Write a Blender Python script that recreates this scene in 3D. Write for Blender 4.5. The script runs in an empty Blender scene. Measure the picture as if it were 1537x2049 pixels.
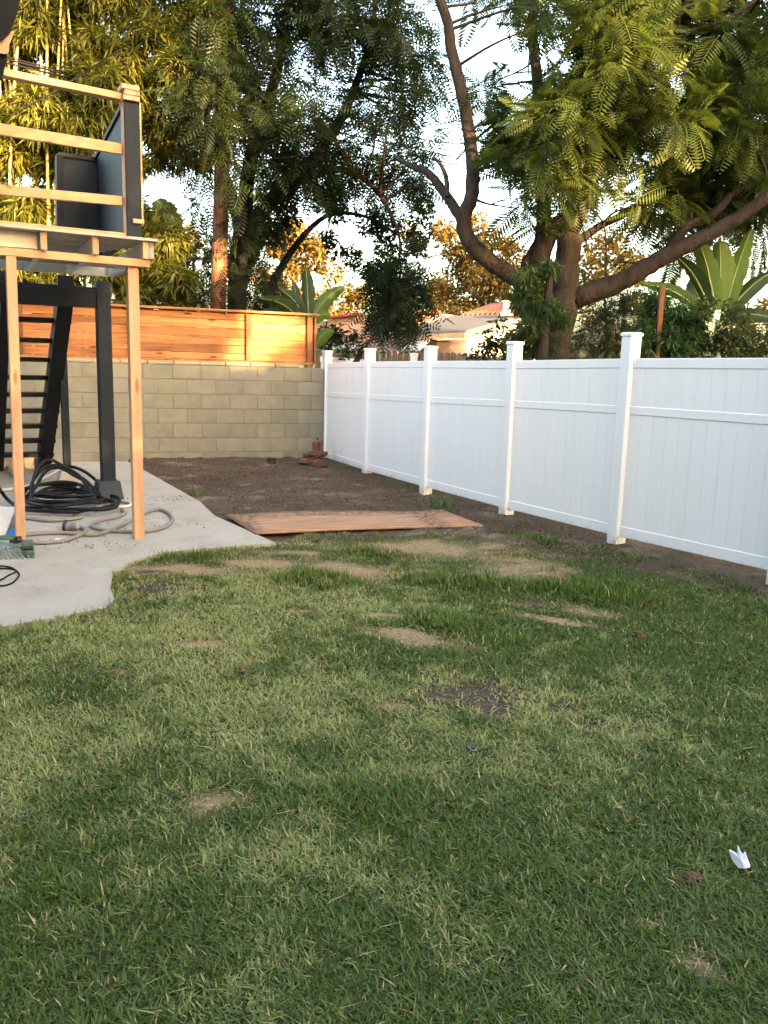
import bpy, bmesh, math, random
import numpy as np
from mathutils import Vector, Matrix

random.seed(7); rng = np.random.default_rng(11)
R = math.radians
scene = bpy.context.scene
C = scene.collection

# ------------------------------------------------------------------ camera, sky, sun, exposure
IW, IH = 1537, 2049
CAM_H, PITCH, ROLL, FPX = 1.60, 10.0, 1.6, 1660.0
_p, _r = R(PITCH), R(ROLL)
cF = np.array([0, math.cos(_p), -math.sin(_p)]); _R = np.array([1., 0, 0]); _U = np.cross(_R, cF)
cR = _R*math.cos(_r) + _U*math.sin(_r); cU = -_R*math.sin(_r) + _U*math.cos(_r)
cC = np.array([0, 0, CAM_H])
cam = bpy.data.cameras.new('camera'); camo = bpy.data.objects.new('camera', cam); C.objects.link(camo)
cam.sensor_fit = 'VERTICAL'; cam.sensor_height = 36.0; cam.lens = 36.0*FPX/IH
cam.clip_start = 0.05; cam.clip_end = 3000
m = Matrix.Identity(4)
for i in range(3):
    m[i][0] = cR[i]; m[i][1] = cU[i]; m[i][2] = -cF[i]; m[i][3] = cC[i]
camo.matrix_world = m
scene.camera = camo
scene.render.resolution_x = 768; scene.render.resolution_y = 1024

SUN_EL = R(8.0); SUN_H = np.array([0.557, -0.830]); SUN_H /= np.linalg.norm(SUN_H)
w = bpy.data.worlds.new('World'); scene.world = w; w.use_nodes = True
nt = w.node_tree; nt.nodes.clear()
sky = nt.nodes.new('ShaderNodeTexSky'); sky.sky_type = 'NISHITA'; sky.sun_disc = False
sky.sun_elevation = SUN_EL; sky.sun_rotation = math.atan2(SUN_H[0], SUN_H[1])
sky.air_density = 1.0; sky.dust_density = 5.0; sky.ozone_density = 0.5
bg = nt.nodes.new('ShaderNodeBackground'); bg.inputs['Strength'].default_value = 0.15
wo = nt.nodes.new('ShaderNodeOutputWorld')
nt.links.new(sky.outputs[0], bg.inputs['Color']); nt.links.new(bg.outputs[0], wo.inputs['Surface'])

sl = bpy.data.lights.new('sun', 'SUN'); sl.energy = 4.2; sl.angle = R(0.6); sl.color = (1.0, 0.63, 0.29)
so = bpy.data.objects.new('sun', sl); C.objects.link(so)
sdir = Vector((SUN_H[0]*math.cos(SUN_EL), SUN_H[1]*math.cos(SUN_EL), math.sin(SUN_EL)))
so.rotation_euler = sdir.to_track_quat('Z', 'Y').to_euler(); so.location = (0, 0, 30)

scene.view_settings.view_transform = 'Standard'; scene.view_settings.look = 'None'
scene.view_settings.gamma = 1.0; scene.view_settings.use_curve_mapping = False
scene.view_settings.exposure = 4.0
scene.cycles.max_bounces = 6; scene.cycles.diffuse_bounces = 3; scene.cycles.transmission_bounces = 3
scene.cycles.glossy_bounces = 2; scene.cycles.caustics_reflective = False; scene.cycles.caustics_refractive = False

# ------------------------------------------------------------------ helpers
def ray(x, y): return cF + cR*(x-IW/2)/FPX - cU*(y-IH/2)/FPX
def G(x, y, z=0.0):
    d = ray(x, y); return cC + d*((z-CAM_H)/d[2])
def A(x, y, Y):
    d = ray(x, y); return cC + d*(Y/d[1])
def PL(x, y, P, n):
    d = ray(x, y); return cC + d*(np.dot(np.array(P)-cC, n)/np.dot(d, n))

MATS = {}
def _mat(name):
    mt = bpy.data.materials.new(name); mt.use_nodes = True
    t = mt.node_tree; t.nodes.clear(); MATS[name] = mt
    o = t.nodes.new('ShaderNodeOutputMaterial'); b = t.nodes.new('ShaderNodeBsdfPrincipled')
    t.links.new(b.outputs[0], o.inputs[0])
    return mt, t, b
def node(t, ty, **k):
    n = t.nodes.new(ty)
    for a, v in k.items():
        if a in n.inputs: n.inputs[a].default_value = v
        else: setattr(n, a, v)
    return n
def coords(t, obj=True, scale=(1, 1, 1), rnd=True):
    tc = node(t, 'ShaderNodeTexCoord'); mp = node(t, 'ShaderNodeMapping'); mp.inputs['Scale'].default_value = scale
    t.links.new(tc.outputs['Object' if obj else 'Generated'], mp.inputs['Vector'])
    if rnd:
        oi = node(t, 'ShaderNodeObjectInfo'); mu = node(t, 'ShaderNodeVectorMath', operation='SCALE')
        cb = node(t, 'ShaderNodeCombineXYZ')
        for k in range(3): t.links.new(oi.outputs['Random'], cb.inputs[k])
        t.links.new(cb.outputs[0], mu.inputs[0]); mu.inputs['Scale'].default_value = 37.0
        t.links.new(mu.outputs[0], mp.inputs['Location'])
        return mp.outputs[0], oi.outputs['Random']
    return mp.outputs[0], None
def ramp(t, fac, stops):
    r = node(t, 'ShaderNodeValToRGB')
    while len(r.color_ramp.elements) < len(stops): r.color_ramp.elements.new(0.5)
    for e, (p, c) in zip(r.color_ramp.elements, stops):
        e.position = p; e.color = (*c, 1) if len(c) == 3 else c
    t.links.new(fac, r.inputs[0]); return r.outputs[0]
def mixc(t, a, b, fac, blend='MIX'):
    mx = node(t, 'ShaderNodeMix', data_type='RGBA', blend_type=blend)
    for s, v in ((6, a), (7, b)):
        if isinstance(v, tuple): mx.inputs[s].default_value = (*v, 1)
        else: t.links.new(v, mx.inputs[s])
    if isinstance(fac, float): mx.inputs[0].default_value = fac
    else: t.links.new(fac, mx.inputs[0])
    return mx.outputs[2]
def bump(t, b, h, strength=0.3, dist=0.01):
    bp = node(t, 'ShaderNodeBump', Strength=strength, Distance=dist)
    t.links.new(h, bp.inputs['Height']); t.links.new(bp.outputs[0], b.inputs['Normal'])
def noise(t, vec, scale, detail=4, rough=0.6):
    n = node(t, 'ShaderNodeTexNoise', Scale=scale, Detail=detail, Roughness=rough)
    t.links.new(vec, n.inputs['Vector']); return n.outputs['Fac']
def shade_var(t, col, rnd, amt):
    """per-object brightness variation"""
    mr = node(t, 'ShaderNodeMapRange'); t.links.new(rnd, mr.inputs[0])
    mr.inputs[3].default_value = 1-amt; mr.inputs[4].default_value = 1+amt
    hs = node(t, 'ShaderNodeHueSaturation'); t.links.new(mr.outputs[0], hs.inputs['Value'])
    if isinstance(col, tuple): hs.inputs['Color'].default_value = (*col, 1)
    else: t.links.new(col, hs.inputs['Color'])
    return hs.outputs[0]
def grainy(name, dark, light, scale=8, rough=0.8, stretch=(1, 1, 1), var=0.08, bs=0.25, bd=0.004, dirt=None, spec=0.3):
    mt, t, b = _mat(name)
    v, rn = coords(t, scale=stretch)
    f = noise(t, v, scale, 6, 0.65)
    col = ramp(t, f, [(0.3, dark), (0.72, light)])
    if dirt:
        f2 = noise(t, v, dirt[1], 5, 0.7)
        fm = ramp(t, f2, [(dirt[2], (0, 0, 0)), (dirt[2]+0.15, (1, 1, 1))])
        col = mixc(t, col, dirt[0], fm)
    col = shade_var(t, col, rn, var)
    t.links.new(col, b.inputs['Base Color'])
    b.inputs['Roughness'].default_value = rough; b.inputs['Specular IOR Level'].default_value = spec
    bump(t, b, noise(t, v, scale*3.5, 4, 0.7), bs, bd)
    return mt
def wood(name, dark, light, knot, axis=0, var=0.15, rough=0.7):
    mt, t, b = _mat(name)
    s = [22., 22., 22.]; s[axis] = 1.6
    v, rn = coords(t, scale=tuple(s))
    f = noise(t, v, 1.0, 6, 0.6)
    col = ramp(t, f, [(0.3, dark), (0.5, tuple((a+c)/2 for a, c in zip(dark, light))), (0.7, light)])
    s2 = [9., 9., 9.]; s2[axis] = 2.2
    v2, _ = coords(t, scale=tuple(s2))
    vo = node(t, 'ShaderNodeTexVoronoi', Scale=0.8); t.links.new(v2, vo.inputs['Vector'])
    km = ramp(t, vo.outputs['Distance'], [(0.07, (1, 1, 1)), (0.16, (0, 0, 0))])
    col = mixc(t, col, knot, km)
    v3, _ = coords(t, scale=(0.6, 0.6, 0.6))
    col = mixc(t, col, tuple(c*0.62 for c in dark), ramp(t, noise(t, v3, 3.0, 4), [(0.5, (0, 0, 0)), (0.85, (0.75, 0.75, 0.75))]))
    col = shade_var(t, col, rn, var)
    t.links.new(col, b.inputs['Base Color']); b.inputs['Roughness'].default_value = rough
    b.inputs['Specular IOR Level'].default_value = 0.25
    bump(t, b, f, 0.25, 0.003)
    return mt
def leafmat(name, transl=0.4, rough=0.5, gloss=0.06, sat=1.0):
    """leaf colour from the mesh's own colour attribute, light comes through the blade"""
    mt = bpy.data.materials.new(name); mt.use_nodes = True; MATS[name] = mt
    t = mt.node_tree; t.nodes.clear()
    o = node(t, 'ShaderNodeOutputMaterial')
    at = node(t, 'ShaderNodeVertexColor'); at.layer_name = 'Col'
    d = node(t, 'ShaderNodeBsdfDiffuse'); tr = node(t, 'ShaderNodeBsdfTranslucent'); gl = node(t, 'ShaderNodeBsdfGlossy', Roughness=rough)
    t.links.new(at.outputs[0], d.inputs[0])
    hs = node(t, 'ShaderNodeHueSaturation', Value=1.25, Saturation=1.1); hs.inputs['Hue'].default_value = 0.485
    t.links.new(at.outputs[0], hs.inputs['Color']); t.links.new(hs.outputs[0], tr.inputs[0])
    m1 = node(t, 'ShaderNodeMixShader', Fac=transl); t.links.new(d.outputs[0], m1.inputs[1]); t.links.new(tr.outputs[0], m1.inputs[2])
    m2 = node(t, 'ShaderNodeMixShader', Fac=gloss); t.links.new(m1.outputs[0], m2.inputs[1]); t.links.new(gl.outputs[0], m2.inputs[2])
    t.links.new(m2.outputs[0], o.inputs[0])
    return mt
def plain(name, col, rough=0.6, metal=0.0, spec=0.4):
    mt, t, b = _mat(name); v, rn = coords(t)
    c = ramp(t, noise(t, v, 14, 4), [(0.3, tuple(x*0.86 for x in col)), (0.7, tuple(min(1, x*1.1) for x in col))])
    t.links.new(c, b.inputs['Base Color']); b.inputs['Roughness'].default_value = rough
    b.inputs['Metallic'].default_value = metal; b.inputs['Specular IOR Level'].default_value = spec
    return mt

def tag(o, label=None, cat=None, group=None, kind=None):
    if label: o['label'] = label
    if cat: o['category'] = cat
    if group: o['group'] = group
    if kind: o['kind'] = kind
    return o
def link(name, mesh, mat=None, parent=None, loc=None):
    o = bpy.data.objects.new(name, mesh); C.objects.link(o)
    if mat is not None and len(mesh.materials) == 0: mesh.materials.append(MATS[mat] if isinstance(mat, str) else mat)
    if parent is not None: o.parent = parent
    if loc is not None: o.location = loc
    return o
def empty(name, loc, label=None, cat=None, group=None):
    o = bpy.data.objects.new(name, None); C.objects.link(o); o.location = tuple(loc); o.empty_display_size = 0.2
    tag(o, label, cat, group); return o

class MB:
    """collects shapes in world space; build() makes ONE mesh object, relative to its parent's origin"""
    def __init__(s): s.v = []; s.f = []
    def quad_box(s, P):       # P: 8 corners, bottom ring then top ring
        n = len(s.v); s.v += [tuple(map(float, p)) for p in P]
        for f in ((3, 2, 1, 0), (4, 5, 6, 7), (0, 1, 5, 4), (1, 2, 6, 5), (2, 3, 7, 6), (3, 0, 4, 7)):
            s.f.append(tuple(n+i for i in f))
        return s
    def bar(s, p0, p1, wdt, hgt, side=None, off=(0, 0)):
        """box from p0 to p1; side = horizontal direction of its width"""
        p0, p1 = np.array(p0, float), np.array(p1, float); d = p1-p0; d /= np.linalg.norm(d)
        if side is None:
            side = np.cross(d, (0, 0, 1.)) if abs(d[2]) < 0.95 else np.array([1., 0, 0])
        side = np.array(side, float); side -= d*np.dot(side, d); side /= np.linalg.norm(side)
        up = np.cross(side, d)
        a, b = side*wdt/2, up*hgt/2
        o = side*off[0] + up*off[1]
        ring = lambda p: [p+o-a-b, p+o+a-b, p+o+a+b, p+o-a+b]
        return s.quad_box(ring(p0)+ring(p1))
    def tube(s, pts, rad, seg=8, closed_ends=True):
        pts = [np.array(p, float) for p in pts]; n = len(pts)
        rads = rad if hasattr(rad, '__len__') else [rad]*n
        base = len(s.v); ref = None
        for i, p in enumerate(pts):
            d = pts[min(i+1, n-1)]-pts[max(i-1, 0)]; d = d/(np.linalg.norm(d)+1e-9)
            if ref is None: ref = np.cross(d, (0.31, 0.17, 0.93)); 
            ref = ref - d*np.dot(ref, d); ref /= (np.linalg.norm(ref)+1e-9)
            b2 = np.cross(d, ref)
            for k in range(seg):
                a = 2*math.pi*k/seg
                s.v.append(tuple(p + rads[i]*(math.cos(a)*ref + math.sin(a)*b2)))
        for i in range(n-1):
            for k in range(seg):
                a, b = base+i*seg+k, base+i*seg+(k+1) % seg
                s.f.append((a, b, b+seg, a+seg))
        if closed_ends:
            s.f.append(tuple(base+k for k in reversed(range(seg)))); s.f.append(tuple(base+(n-1)*seg+k for k in range(seg)))
        return s
    def prism(s, poly, vec):
        """extrude polygon (3D pts) along vec"""
        n = len(s.v); k = len(poly); vec = np.array(vec, float)
        s.v += [tuple(map(float, p)) for p in poly] + [tuple(np.array(p, float)+vec) for p in poly]
        s.f.append(tuple(n+i for i in range(k))); s.f.append(tuple(n+k+i for i in reversed(range(k))))
        for i in range(k):
            j = (i+1) % k; s.f.append((n+i, n+k+i, n+k+j, n+j))
        return s
    def build(s, name, mat, parent=None, bevel=0.0, smooth=False, loc=None, recalc=True):
        o0 = np.array(loc if loc is not None else (parent_origin(parent) if parent is not None else (0, 0, 0)), float)
        me = bpy.data.meshes.new(name)
        me.from_pydata([tuple(np.array(v)-o0) for v in s.v], [], s.f); me.update()
        if bevel > 0 or recalc:
            bm = bmesh.new(); bm.from_mesh(me); bmesh.ops.recalc_face_normals(bm, faces=bm.faces)
            if bevel > 0:
                bmesh.ops.bevel(bm, geom=[e for e in bm.edges], offset=bevel, segments=1, affect='EDGES', clamp_overlap=True)
            bm.to_mesh(me); bm.free()
        if smooth: me.polygons.foreach_set('use_smooth', [True]*len(me.polygons))
        return link(name, me, mat, parent, None if parent is not None else (tuple(o0) if loc is not None else None))
def parent_origin(p):
    o = np.zeros(3)
    while p is not None:
        o += np.array(p.location); p = p.parent
    return o

def curve(pts, n=8):
    """Catmull-Rom through points"""
    P = [np.array(p, float) for p in pts]; P = [2*P[0]-P[1]]+P+[2*P[-1]-P[-2]]; out = []
    for i in range(1, len(P)-2):
        for k in range(n):
            t = k/n; a, b, c, d = P[i-1:i+3]
            out.append(0.5*((2*b)+(c-a)*t+(2*a-5*b+4*c-d)*t*t+(3*b-3*c+d-a)*t**3))
    out.append(P[-2]); return out

def fast_mesh(name, V, F, col=None, mat=None, smooth=False):
    """V (n,3), F (m,k) same-size faces, col (n,3) vertex colour"""
    me = bpy.data.meshes.new(name); k = F.shape[1]
    me.vertices.add(len(V)); me.vertices.foreach_set('co', V.astype(np.float32).ravel())
    me.loops.add(F.size); me.loops.foreach_set('vertex_index', F.astype(np.int32).ravel())
    me.polygons.add(len(F)); me.polygons.foreach_set('loop_start', np.arange(0, F.size, k, dtype=np.int32))
    me.polygons.foreach_set('loop_total', np.full(len(F), k, dtype=np.int32))
    if smooth: me.polygons.foreach_set('use_smooth', np.ones(len(F), dtype=bool))
    me.update(calc_edges=True)
    if col is not None:
        ca = me.color_attributes.new('Col', 'FLOAT_COLOR', 'POINT')
        ca.data.foreach_set('color', np.concatenate([col, np.ones((len(col), 1))], 1).astype(np.float32).ravel())
    if mat: me.materials.append(MATS[mat])
    return me

def basis(d, roll=None):
    """rows X=d, Y, Z for n directions; Z as close to up as possible, then rolled"""
    d = d/np.linalg.norm(d, axis=1, keepdims=True)
    up = np.tile(np.array([0, 0, 1.]), (len(d), 1)) + rng.normal(0, 1e-3, d.shape)
    Y = np.cross(up, d); Y /= np.linalg.norm(Y, axis=1, keepdims=True); Z = np.cross(d, Y)
    if roll is not None:
        c, s_ = np.cos(roll)[:, None], np.sin(roll)[:, None]; Y, Z = Y*c+Z*s_, -Y*s_+Z*c
    return np.stack([d, Y, Z], 1)       # n,3(axis),3
def scatter(tv, tf, pos, bas, scl, col, jitter=0.12):
    """copies of template tv/tf at pos with basis and scale: returns V, F, colours"""
    n, k = len(pos), len(tv)
    if np.ndim(scl) == 1: scl = np.stack([scl]*3, 1)
    L = tv[None]*scl[:, None]           # n,k,3
    V = np.einsum('nki,nij->nkj', L, bas) + pos[:, None]
    F = tf[None] + (np.arange(n)*k)[:, None, None]
    c = np.repeat(col[:, None], k, 1)
    return V.reshape(-1, 3), F.reshape(-1, tf.shape[1]), c.reshape(-1, 3)

# value-noise in numpy (for ground shape, patches)
_tab = rng.random((64, 64))
def vnoise(x, y):
    xi, yi = np.floor(x).astype(int), np.floor(y).astype(int); fx, fy = x-xi, y-yi
    fx, fy = fx*fx*(3-2*fx), fy*fy*(3-2*fy); g = lambda a, b: _tab[a % 64, b % 64]
    return (g(xi, yi)*(1-fx)+g(xi+1, yi)*fx)*(1-fy)+(g(xi, yi+1)*(1-fx)+g(xi+1, yi+1)*fx)*fy
def fbm(x, y, o=4):
    r, a, s_ = 0, 0.5, 0
    for i in range(o):
        r = r+a*vnoise(x*2**i+i*17.3, y*2**i+i*9.1); s_ += a; a *= 0.5
    return r/s_
def inpoly(x, y, poly):
    ins = np.zeros(np.shape(x), bool); n = len(poly); j = n-1
    for i in range(n):
        xi, yi = poly[i][:2]; xj, yj = poly[j][:2]
        ins ^= ((yi > y) != (yj > y)) & (x < (xj-xi)*(y-yi)/(yj-yi+1e-12)+xi); j = i
    return ins
def segdist(x, y, poly, closed=True):
    d = np.full(np.shape(x), 1e9); n = len(poly)
    for i in range(n if closed else n-1):
        ax, ay = poly[i][:2]; bx, by = poly[(i+1) % n][:2]
        t = np.clip(((x-ax)*(bx-ax)+(y-ay)*(by-ay))/((bx-ax)**2+(by-ay)**2), 0, 1)
        d = np.minimum(d, np.hypot(x-ax-t*(bx-ax), y-ay-t*(by-ay)))
    return d

# ------------------------------------------------------------------ materials
grainy('block', (0.145, 0.138, 0.108), (0.195, 0.186, 0.148), 5, 0.92, var=0.09, bs=0.5, bd=0.006, dirt=((0.19, 0.16, 0.105), 1.6, 0.66))
grainy('mortar', (0.15, 0.125, 0.085), (0.21, 0.175, 0.125), 20, 0.95)
grainy('block_cap', (0.22, 0.195, 0.14), (0.30, 0.265, 0.19), 6, 0.92, dirt=((0.2, 0.17, 0.12), 2.0, 0.6))
wood('cedar', (0.20, 0.066, 0.020), (0.40, 0.17, 0.058), (0.05, 0.018, 0.008), axis=0, var=0.42)
wood('cedar_post', (0.11, 0.040, 0.016), (0.21, 0.085, 0.032), (0.08, 0.03, 0.012), axis=2)
wood('new_lumber', (0.37, 0.225, 0.115), (0.49, 0.325, 0.18), (0.30, 0.14, 0.06), axis=0, var=0.05)
wood('new_post', (0.42, 0.225, 0.125), (0.53, 0.32, 0.19), (0.28, 0.12, 0.05), axis=2, var=0.06)
wood('pole_wood', (0.060, 0.027, 0.016), (0.185, 0.090, 0.054), (0.025, 0.012, 0.008), axis=2)
wood('picket_wood', (0.22, 0.16, 0.11), (0.36, 0.28, 0.20), (0.10, 0.07, 0.05), axis=2)
grainy('white_paint_old', (0.50, 0.47, 0.42), (0.68, 0.66, 0.60), 3, 0.8, var=0.06, dirt=((0.20, 0.17, 0.14), 3.0, 0.63))
grainy('deck_old', (0.25, 0.22, 0.19), (0.45, 0.42, 0.37), 4, 0.9, var=0.12, dirt=((0.10, 0.085, 0.07), 4.0, 0.58))
grainy('navy_paint', (0.011, 0.0145, 0.020), (0.016, 0.021, 0.029), 5, 0.6, var=0.05, dirt=((0.04, 0.045, 0.05), 7.0, 0.7), spec=0.12)
grainy('black_paint', (0.012, 0.013, 0.015), (0.014, 0.015, 0.018), 5, 0.6, var=0.05, spec=0.1)
grainy('pier_paint', (0.020, 0.026, 0.035), (0.034, 0.042, 0.052), 5, 0.7, dirt=((0.55, 0.55, 0.53), 16.0, 0.70))
grainy('pier_concrete', (0.30, 0.27, 0.22), (0.42, 0.39, 0.33), 9, 0.95)
grainy('pink_stucco', (0.22, 0.15, 0.135), (0.30, 0.21, 0.19), 6, 0.95, bs=0.5, dirt=((0.17, 0.115, 0.10), 1.3, 0.6))
grainy('cream_stucco', (0.50, 0.43, 0.33), (0.60, 0.52, 0.41), 6, 0.95)
grainy('red_tile', (0.20, 0.045, 0.022), (0.32, 0.085, 0.045), 4, 0.85, var=0.2)
grainy('grey_roof', (0.060, 0.053, 0.047), (0.095, 0.084, 0.075), 9, 0.95)
grainy('brown_shade', (0.05, 0.035, 0.028), (0.08, 0.055, 0.042), 5, 0.9)
grainy('moss_shingle', (0.20, 0.20, 0.15), (0.33, 0.32, 0.25), 7, 0.95, dirt=((0.14, 0.17, 0.08), 2.5, 0.55))
plain('awning', (0.33, 0.34, 0.35), 0.5); plain('vent_metal', (0.62, 0.62, 0.62), 0.45, 0.3)
grainy('bark', (0.022, 0.017, 0.014), (0.058, 0.044, 0.036), 9, 0.95, stretch=(1, 1, 0.35), bs=1.0, bd=0.03, spec=0.1)
grainy('bark_light', (0.14, 0.10, 0.075), (0.26, 0.19, 0.15), 9, 0.95, stretch=(1, 1, 0.4), bs=0.7, bd=0.012)
grainy('bamboo_culm', (0.42, 0.30, 0.10), (0.58, 0.44, 0.17), 3, 0.5, var=0.2)
grainy('brick', (0.085, 0.040, 0.031), (0.15, 0.074, 0.057), 8, 0.95, var=0.2, dirt=((0.14, 0.09, 0.07), 5, 0.6))
plain('hose_black', (0.008, 0.008, 0.009), 0.5, 0, 0.2); plain('cord_grey', (0.20, 0.175, 0.155), 0.6)
plain('cord_white', (0.52, 0.49, 0.44), 0.5); plain('wire_black', (0.008, 0.008, 0.008), 0.7, 0, 0.08)
plain('plug_grey', (0.23, 0.22, 0.21), 0.5); plain('white_plastic', (0.72, 0.72, 0.70), 0.4)
plain('paper', (0.80, 0.80, 0.84), 0.8); plain('rake_green', (0.055, 0.115, 0.085), 0.45); plain('rake_tine', (0.13, 0.20, 0.16), 0.4)
plain('box_light', (0.55, 0.55, 0.56), 0.5); plain('box_dark', (0.06, 0.068, 0.085), 0.5); plain('box_blue', (0.03, 0.17, 0.50), 0.4)
plain('rubber', (0.014, 0.014, 0.014), 0.5); plain('cap_dark', (0.02, 0.02, 0.03), 0.35)
plain('pot_dark', (0.018, 0.02, 0.022), 0.6); plain('dry_leaf', (0.26, 0.15, 0.085), 0.8)
leafmat('leaf', 0.42, 0.55, 0.018); leafmat('leaf_far', 0.30, 0.6, 0.01); leafmat('blade', 0.30, 0.5, 0.025); leafmat('banana', 0.45, 0.45, 0.02)
grainy('banana_rib', (0.14, 0.17, 0.05), (0.20, 0.23, 0.08), 5, 0.6)
grainy('stucco_house', (0.16, 0.17, 0.19), (0.21, 0.22, 0.24), 6, 0.95); grainy('roof_dark', (0.05, 0.045, 0.04), (0.10, 0.09, 0.08), 6, 0.95)

def vinyl():
    mt, t, b = _mat('vinyl'); v, rn = coords(t, scale=(1, 1, 1))
    c = shade_var(t, (0.81, 0.785, 0.765), rn, 0.010)
    tc = node(t, 'ShaderNodeNewGeometry'); sx = node(t, 'ShaderNodeSeparateXYZ'); t.links.new(tc.outputs['Position'], sx.inputs[0])
    mr = node(t, 'ShaderNodeMapRange'); mr.inputs[1].default_value = 0.0; mr.inputs[2].default_value = 0.22; mr.inputs[3].default_value = 1.0; mr.inputs[4].default_value = 0.0
    t.links.new(sx.outputs[2], mr.inputs[0])
    f = noise(t, tc.outputs['Position'], 9, 6, 0.7)
    ma = node(t, 'ShaderNodeMath', operation='MULTIPLY'); t.links.new(mr.outputs[0], ma.inputs[0]); t.links.new(f, ma.inputs[1])
    fm = ramp(t, ma.outputs[0], [(0.22, (0, 0, 0)), (0.62, (0.75, 0.75, 0.75))])
    c = mixc(t, c, (0.33, 0.26, 0.19), fm)          # soil splashed on the foot of the fence
    sm = node(t, 'ShaderNodeMapping'); sm.inputs['Scale'].default_value = (6, 6, 0.7); t.links.new(tc.outputs['Position'], sm.inputs['Vector'])
    c = mixc(t, c, (0.66, 0.64, 0.63), ramp(t, noise(t, sm.outputs[0], 2.0, 5, 0.7), [(0.5, (0, 0, 0)), (0.85, (0.4, 0.4, 0.4))]))
    c = mixc(t, c, (0.35, 0.31, 0.27), ramp(t, noise(t, tc.outputs['Position'], 26.0, 2, 0.5), [(0.765, (0, 0, 0)), (0.79, (0.7, 0.7, 0.7))]))
    t.links.new(c, b.inputs['Base Color']); b.inputs['Roughness'].default_value = 0.42; b.inputs['Specular IOR Level'].default_value = 0.4
vinyl()
def concrete():
    mt, t, b = _mat('concrete'); v, _ = coords(t, rnd=False)
    c = ramp(t, noise(t, v, 1.3, 8, 0.7), [(0.3, (0.285, 0.250, 0.205)), (0.7, (0.370, 0.330, 0.278))])
    c = mixc(t, c, (0.19, 0.16, 0.128), ramp(t, noise(t, v, 2.3, 7, 0.78), [(0.52, (0, 0, 0)), (0.78, (0.85, 0.85, 0.85))]))
    c = mixc(t, c, (0.55, 0.51, 0.46), ramp(t, noise(t, v, 40, 3, 0.7), [(0.55, (0, 0, 0)), (0.8, (0.4, 0.4, 0.4))]))
    c = mixc(t, c, (0.14, 0.11, 0.085), ramp(t, noise(t, v, 14, 4, 0.8), [(0.70, (0, 0, 0)), (0.76, (0.7, 0.7, 0.7))]))
    t.links.new(c, b.inputs['Base Color']); b.inputs['Roughness'].default_value = 0.9; b.inputs['Specular IOR Level'].default_value = 0.25
    bump(t, b, noise(t, v, 55, 5, 0.7), 0.3, 0.004)
concrete()
def plywood():
    mt, t, b = _mat('plywood'); v, _ = coords(t, scale=(1.2, 9, 9), rnd=False)
    f = noise(t, v, 2.2, 6, 0.65)
    c = ramp(t, f, [(0.3, (0.22, 0.115, 0.066)), (0.55, (0.33, 0.19, 0.115)), (0.75, (0.41, 0.26, 0.165))])
    tc = node(t, 'ShaderNodeTexCoord'); sx = node(t, 'ShaderNodeSeparateXYZ'); t.links.new(tc.outputs['Object'], sx.inputs[0])
    v2, _ = coords(t, rnd=False)
    # soil smeared near the far long edge and across the right end
    def band(out, lo, hi, soft):
        a = node(t, 'ShaderNodeMapRange'); a.inputs[1].default_value = lo-soft; a.inputs[2].default_value = lo; t.links.new(out, a.inputs[0])
        b_ = node(t, 'ShaderNodeMapRange'); b_.inputs[1].default_value = hi; b_.inputs[2].default_value = hi+soft
        b_.inputs[3].default_value = 1; b_.inputs[4].default_value = 0; t.links.new(out, b_.inputs[0])
        mm = node(t, 'ShaderNodeMath', operation='MULTIPLY'); t.links.new(a.outputs[0], mm.inputs[0]); t.links.new(b_.outputs[0], mm.inputs[1]); return mm.outputs[0]
    g1 = ramp(t, noise(t, v2, 16, 5, 0.8), [(0.42, (0, 0, 0)), (0.58, (1, 1, 1))])
    for bd in (band(sx.outputs[1], 0.24, 0.37, 0.10), band(sx.outputs[0], 0.70, 0.86, 0.10), band(sx.outputs[0], -1.2, -1.02, 0.06)):
        mm = node(t, 'ShaderNodeMath', operation='MULTIPLY'); t.links.new(bd, mm.inputs[0]); t.links.new(g1, mm.inputs[1])
        c = mixc(t, c, (0.10, 0.065, 0.045), mm.outputs[0])
    c = mixc(t, c, (0.22, 0.13, 0.08), ramp(t, noise(t, v2, 4, 6, 0.8), [(0.58, (0, 0, 0)), (0.8, (0.8, 0.8, 0.8))]))
    t.links.new(c, b.inputs['Base Color']); b.inputs['Roughness'].default_value = 0.85; b.inputs['Specular IOR Level'].default_value = 0.2
    bump(t, b, f, 0.3, 0.003)
plywood()
def groundmat():
    mt, t, b = _mat('ground'); v, _ = coords(t, rnd=False)
    at = node(t, 'ShaderNodeVertexColor'); at.layer_name = 'Col'
    f = noise(t, v, 30, 6, 0.75)
    c = mixc(t, at.outputs[0], ramp(t, f, [(0.3, (0.35, 0.35, 0.35)), (0.5, (0.95, 0.95, 0.95)), (0.75, (1.6, 1.55, 1.5))]), 1.0, 'MULTIPLY')
    c = mixc(t, c, (0.34, 0.27, 0.20), ramp(t, noise(t, v, 75, 3, 0.6), [(0.66, (0, 0, 0)), (0.74, (0.7, 0.7, 0.7))]))
    t.links.new(c, b.inputs['Base Color']); b.inputs['Roughness'].default_value = 0.97; b.inputs['Specular IOR Level'].default_value = 0.1
    bump(t, b, f, 0.8, 0.02)
groundmat()

# ------------------------------------------------------------------ layout lines (metres)
FB = [G(1545, 1174), G(1222, 1090), G(1003, 1032), G(843, 987), G(727, 949), G(645, 920)]   # white fence post feet
fdir = FB[1]-FB[5]; fdir[2] = 0; fdir /= np.linalg.norm(fdir)       # along the white fence, towards the camera
fnor = np.array([fdir[1], -fdir[0], 0]); fnor = fnor if fnor[0] < 0 else -fnor    # its yard side
WL, WR = G(150, 926), G(636, 921)
wdir = WR-WL; wdir[2] = 0; wdir /= np.linalg.norm(wdir); wnor = np.array([wdir[1], -wdir[0], 0])   # faces the yard

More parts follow.
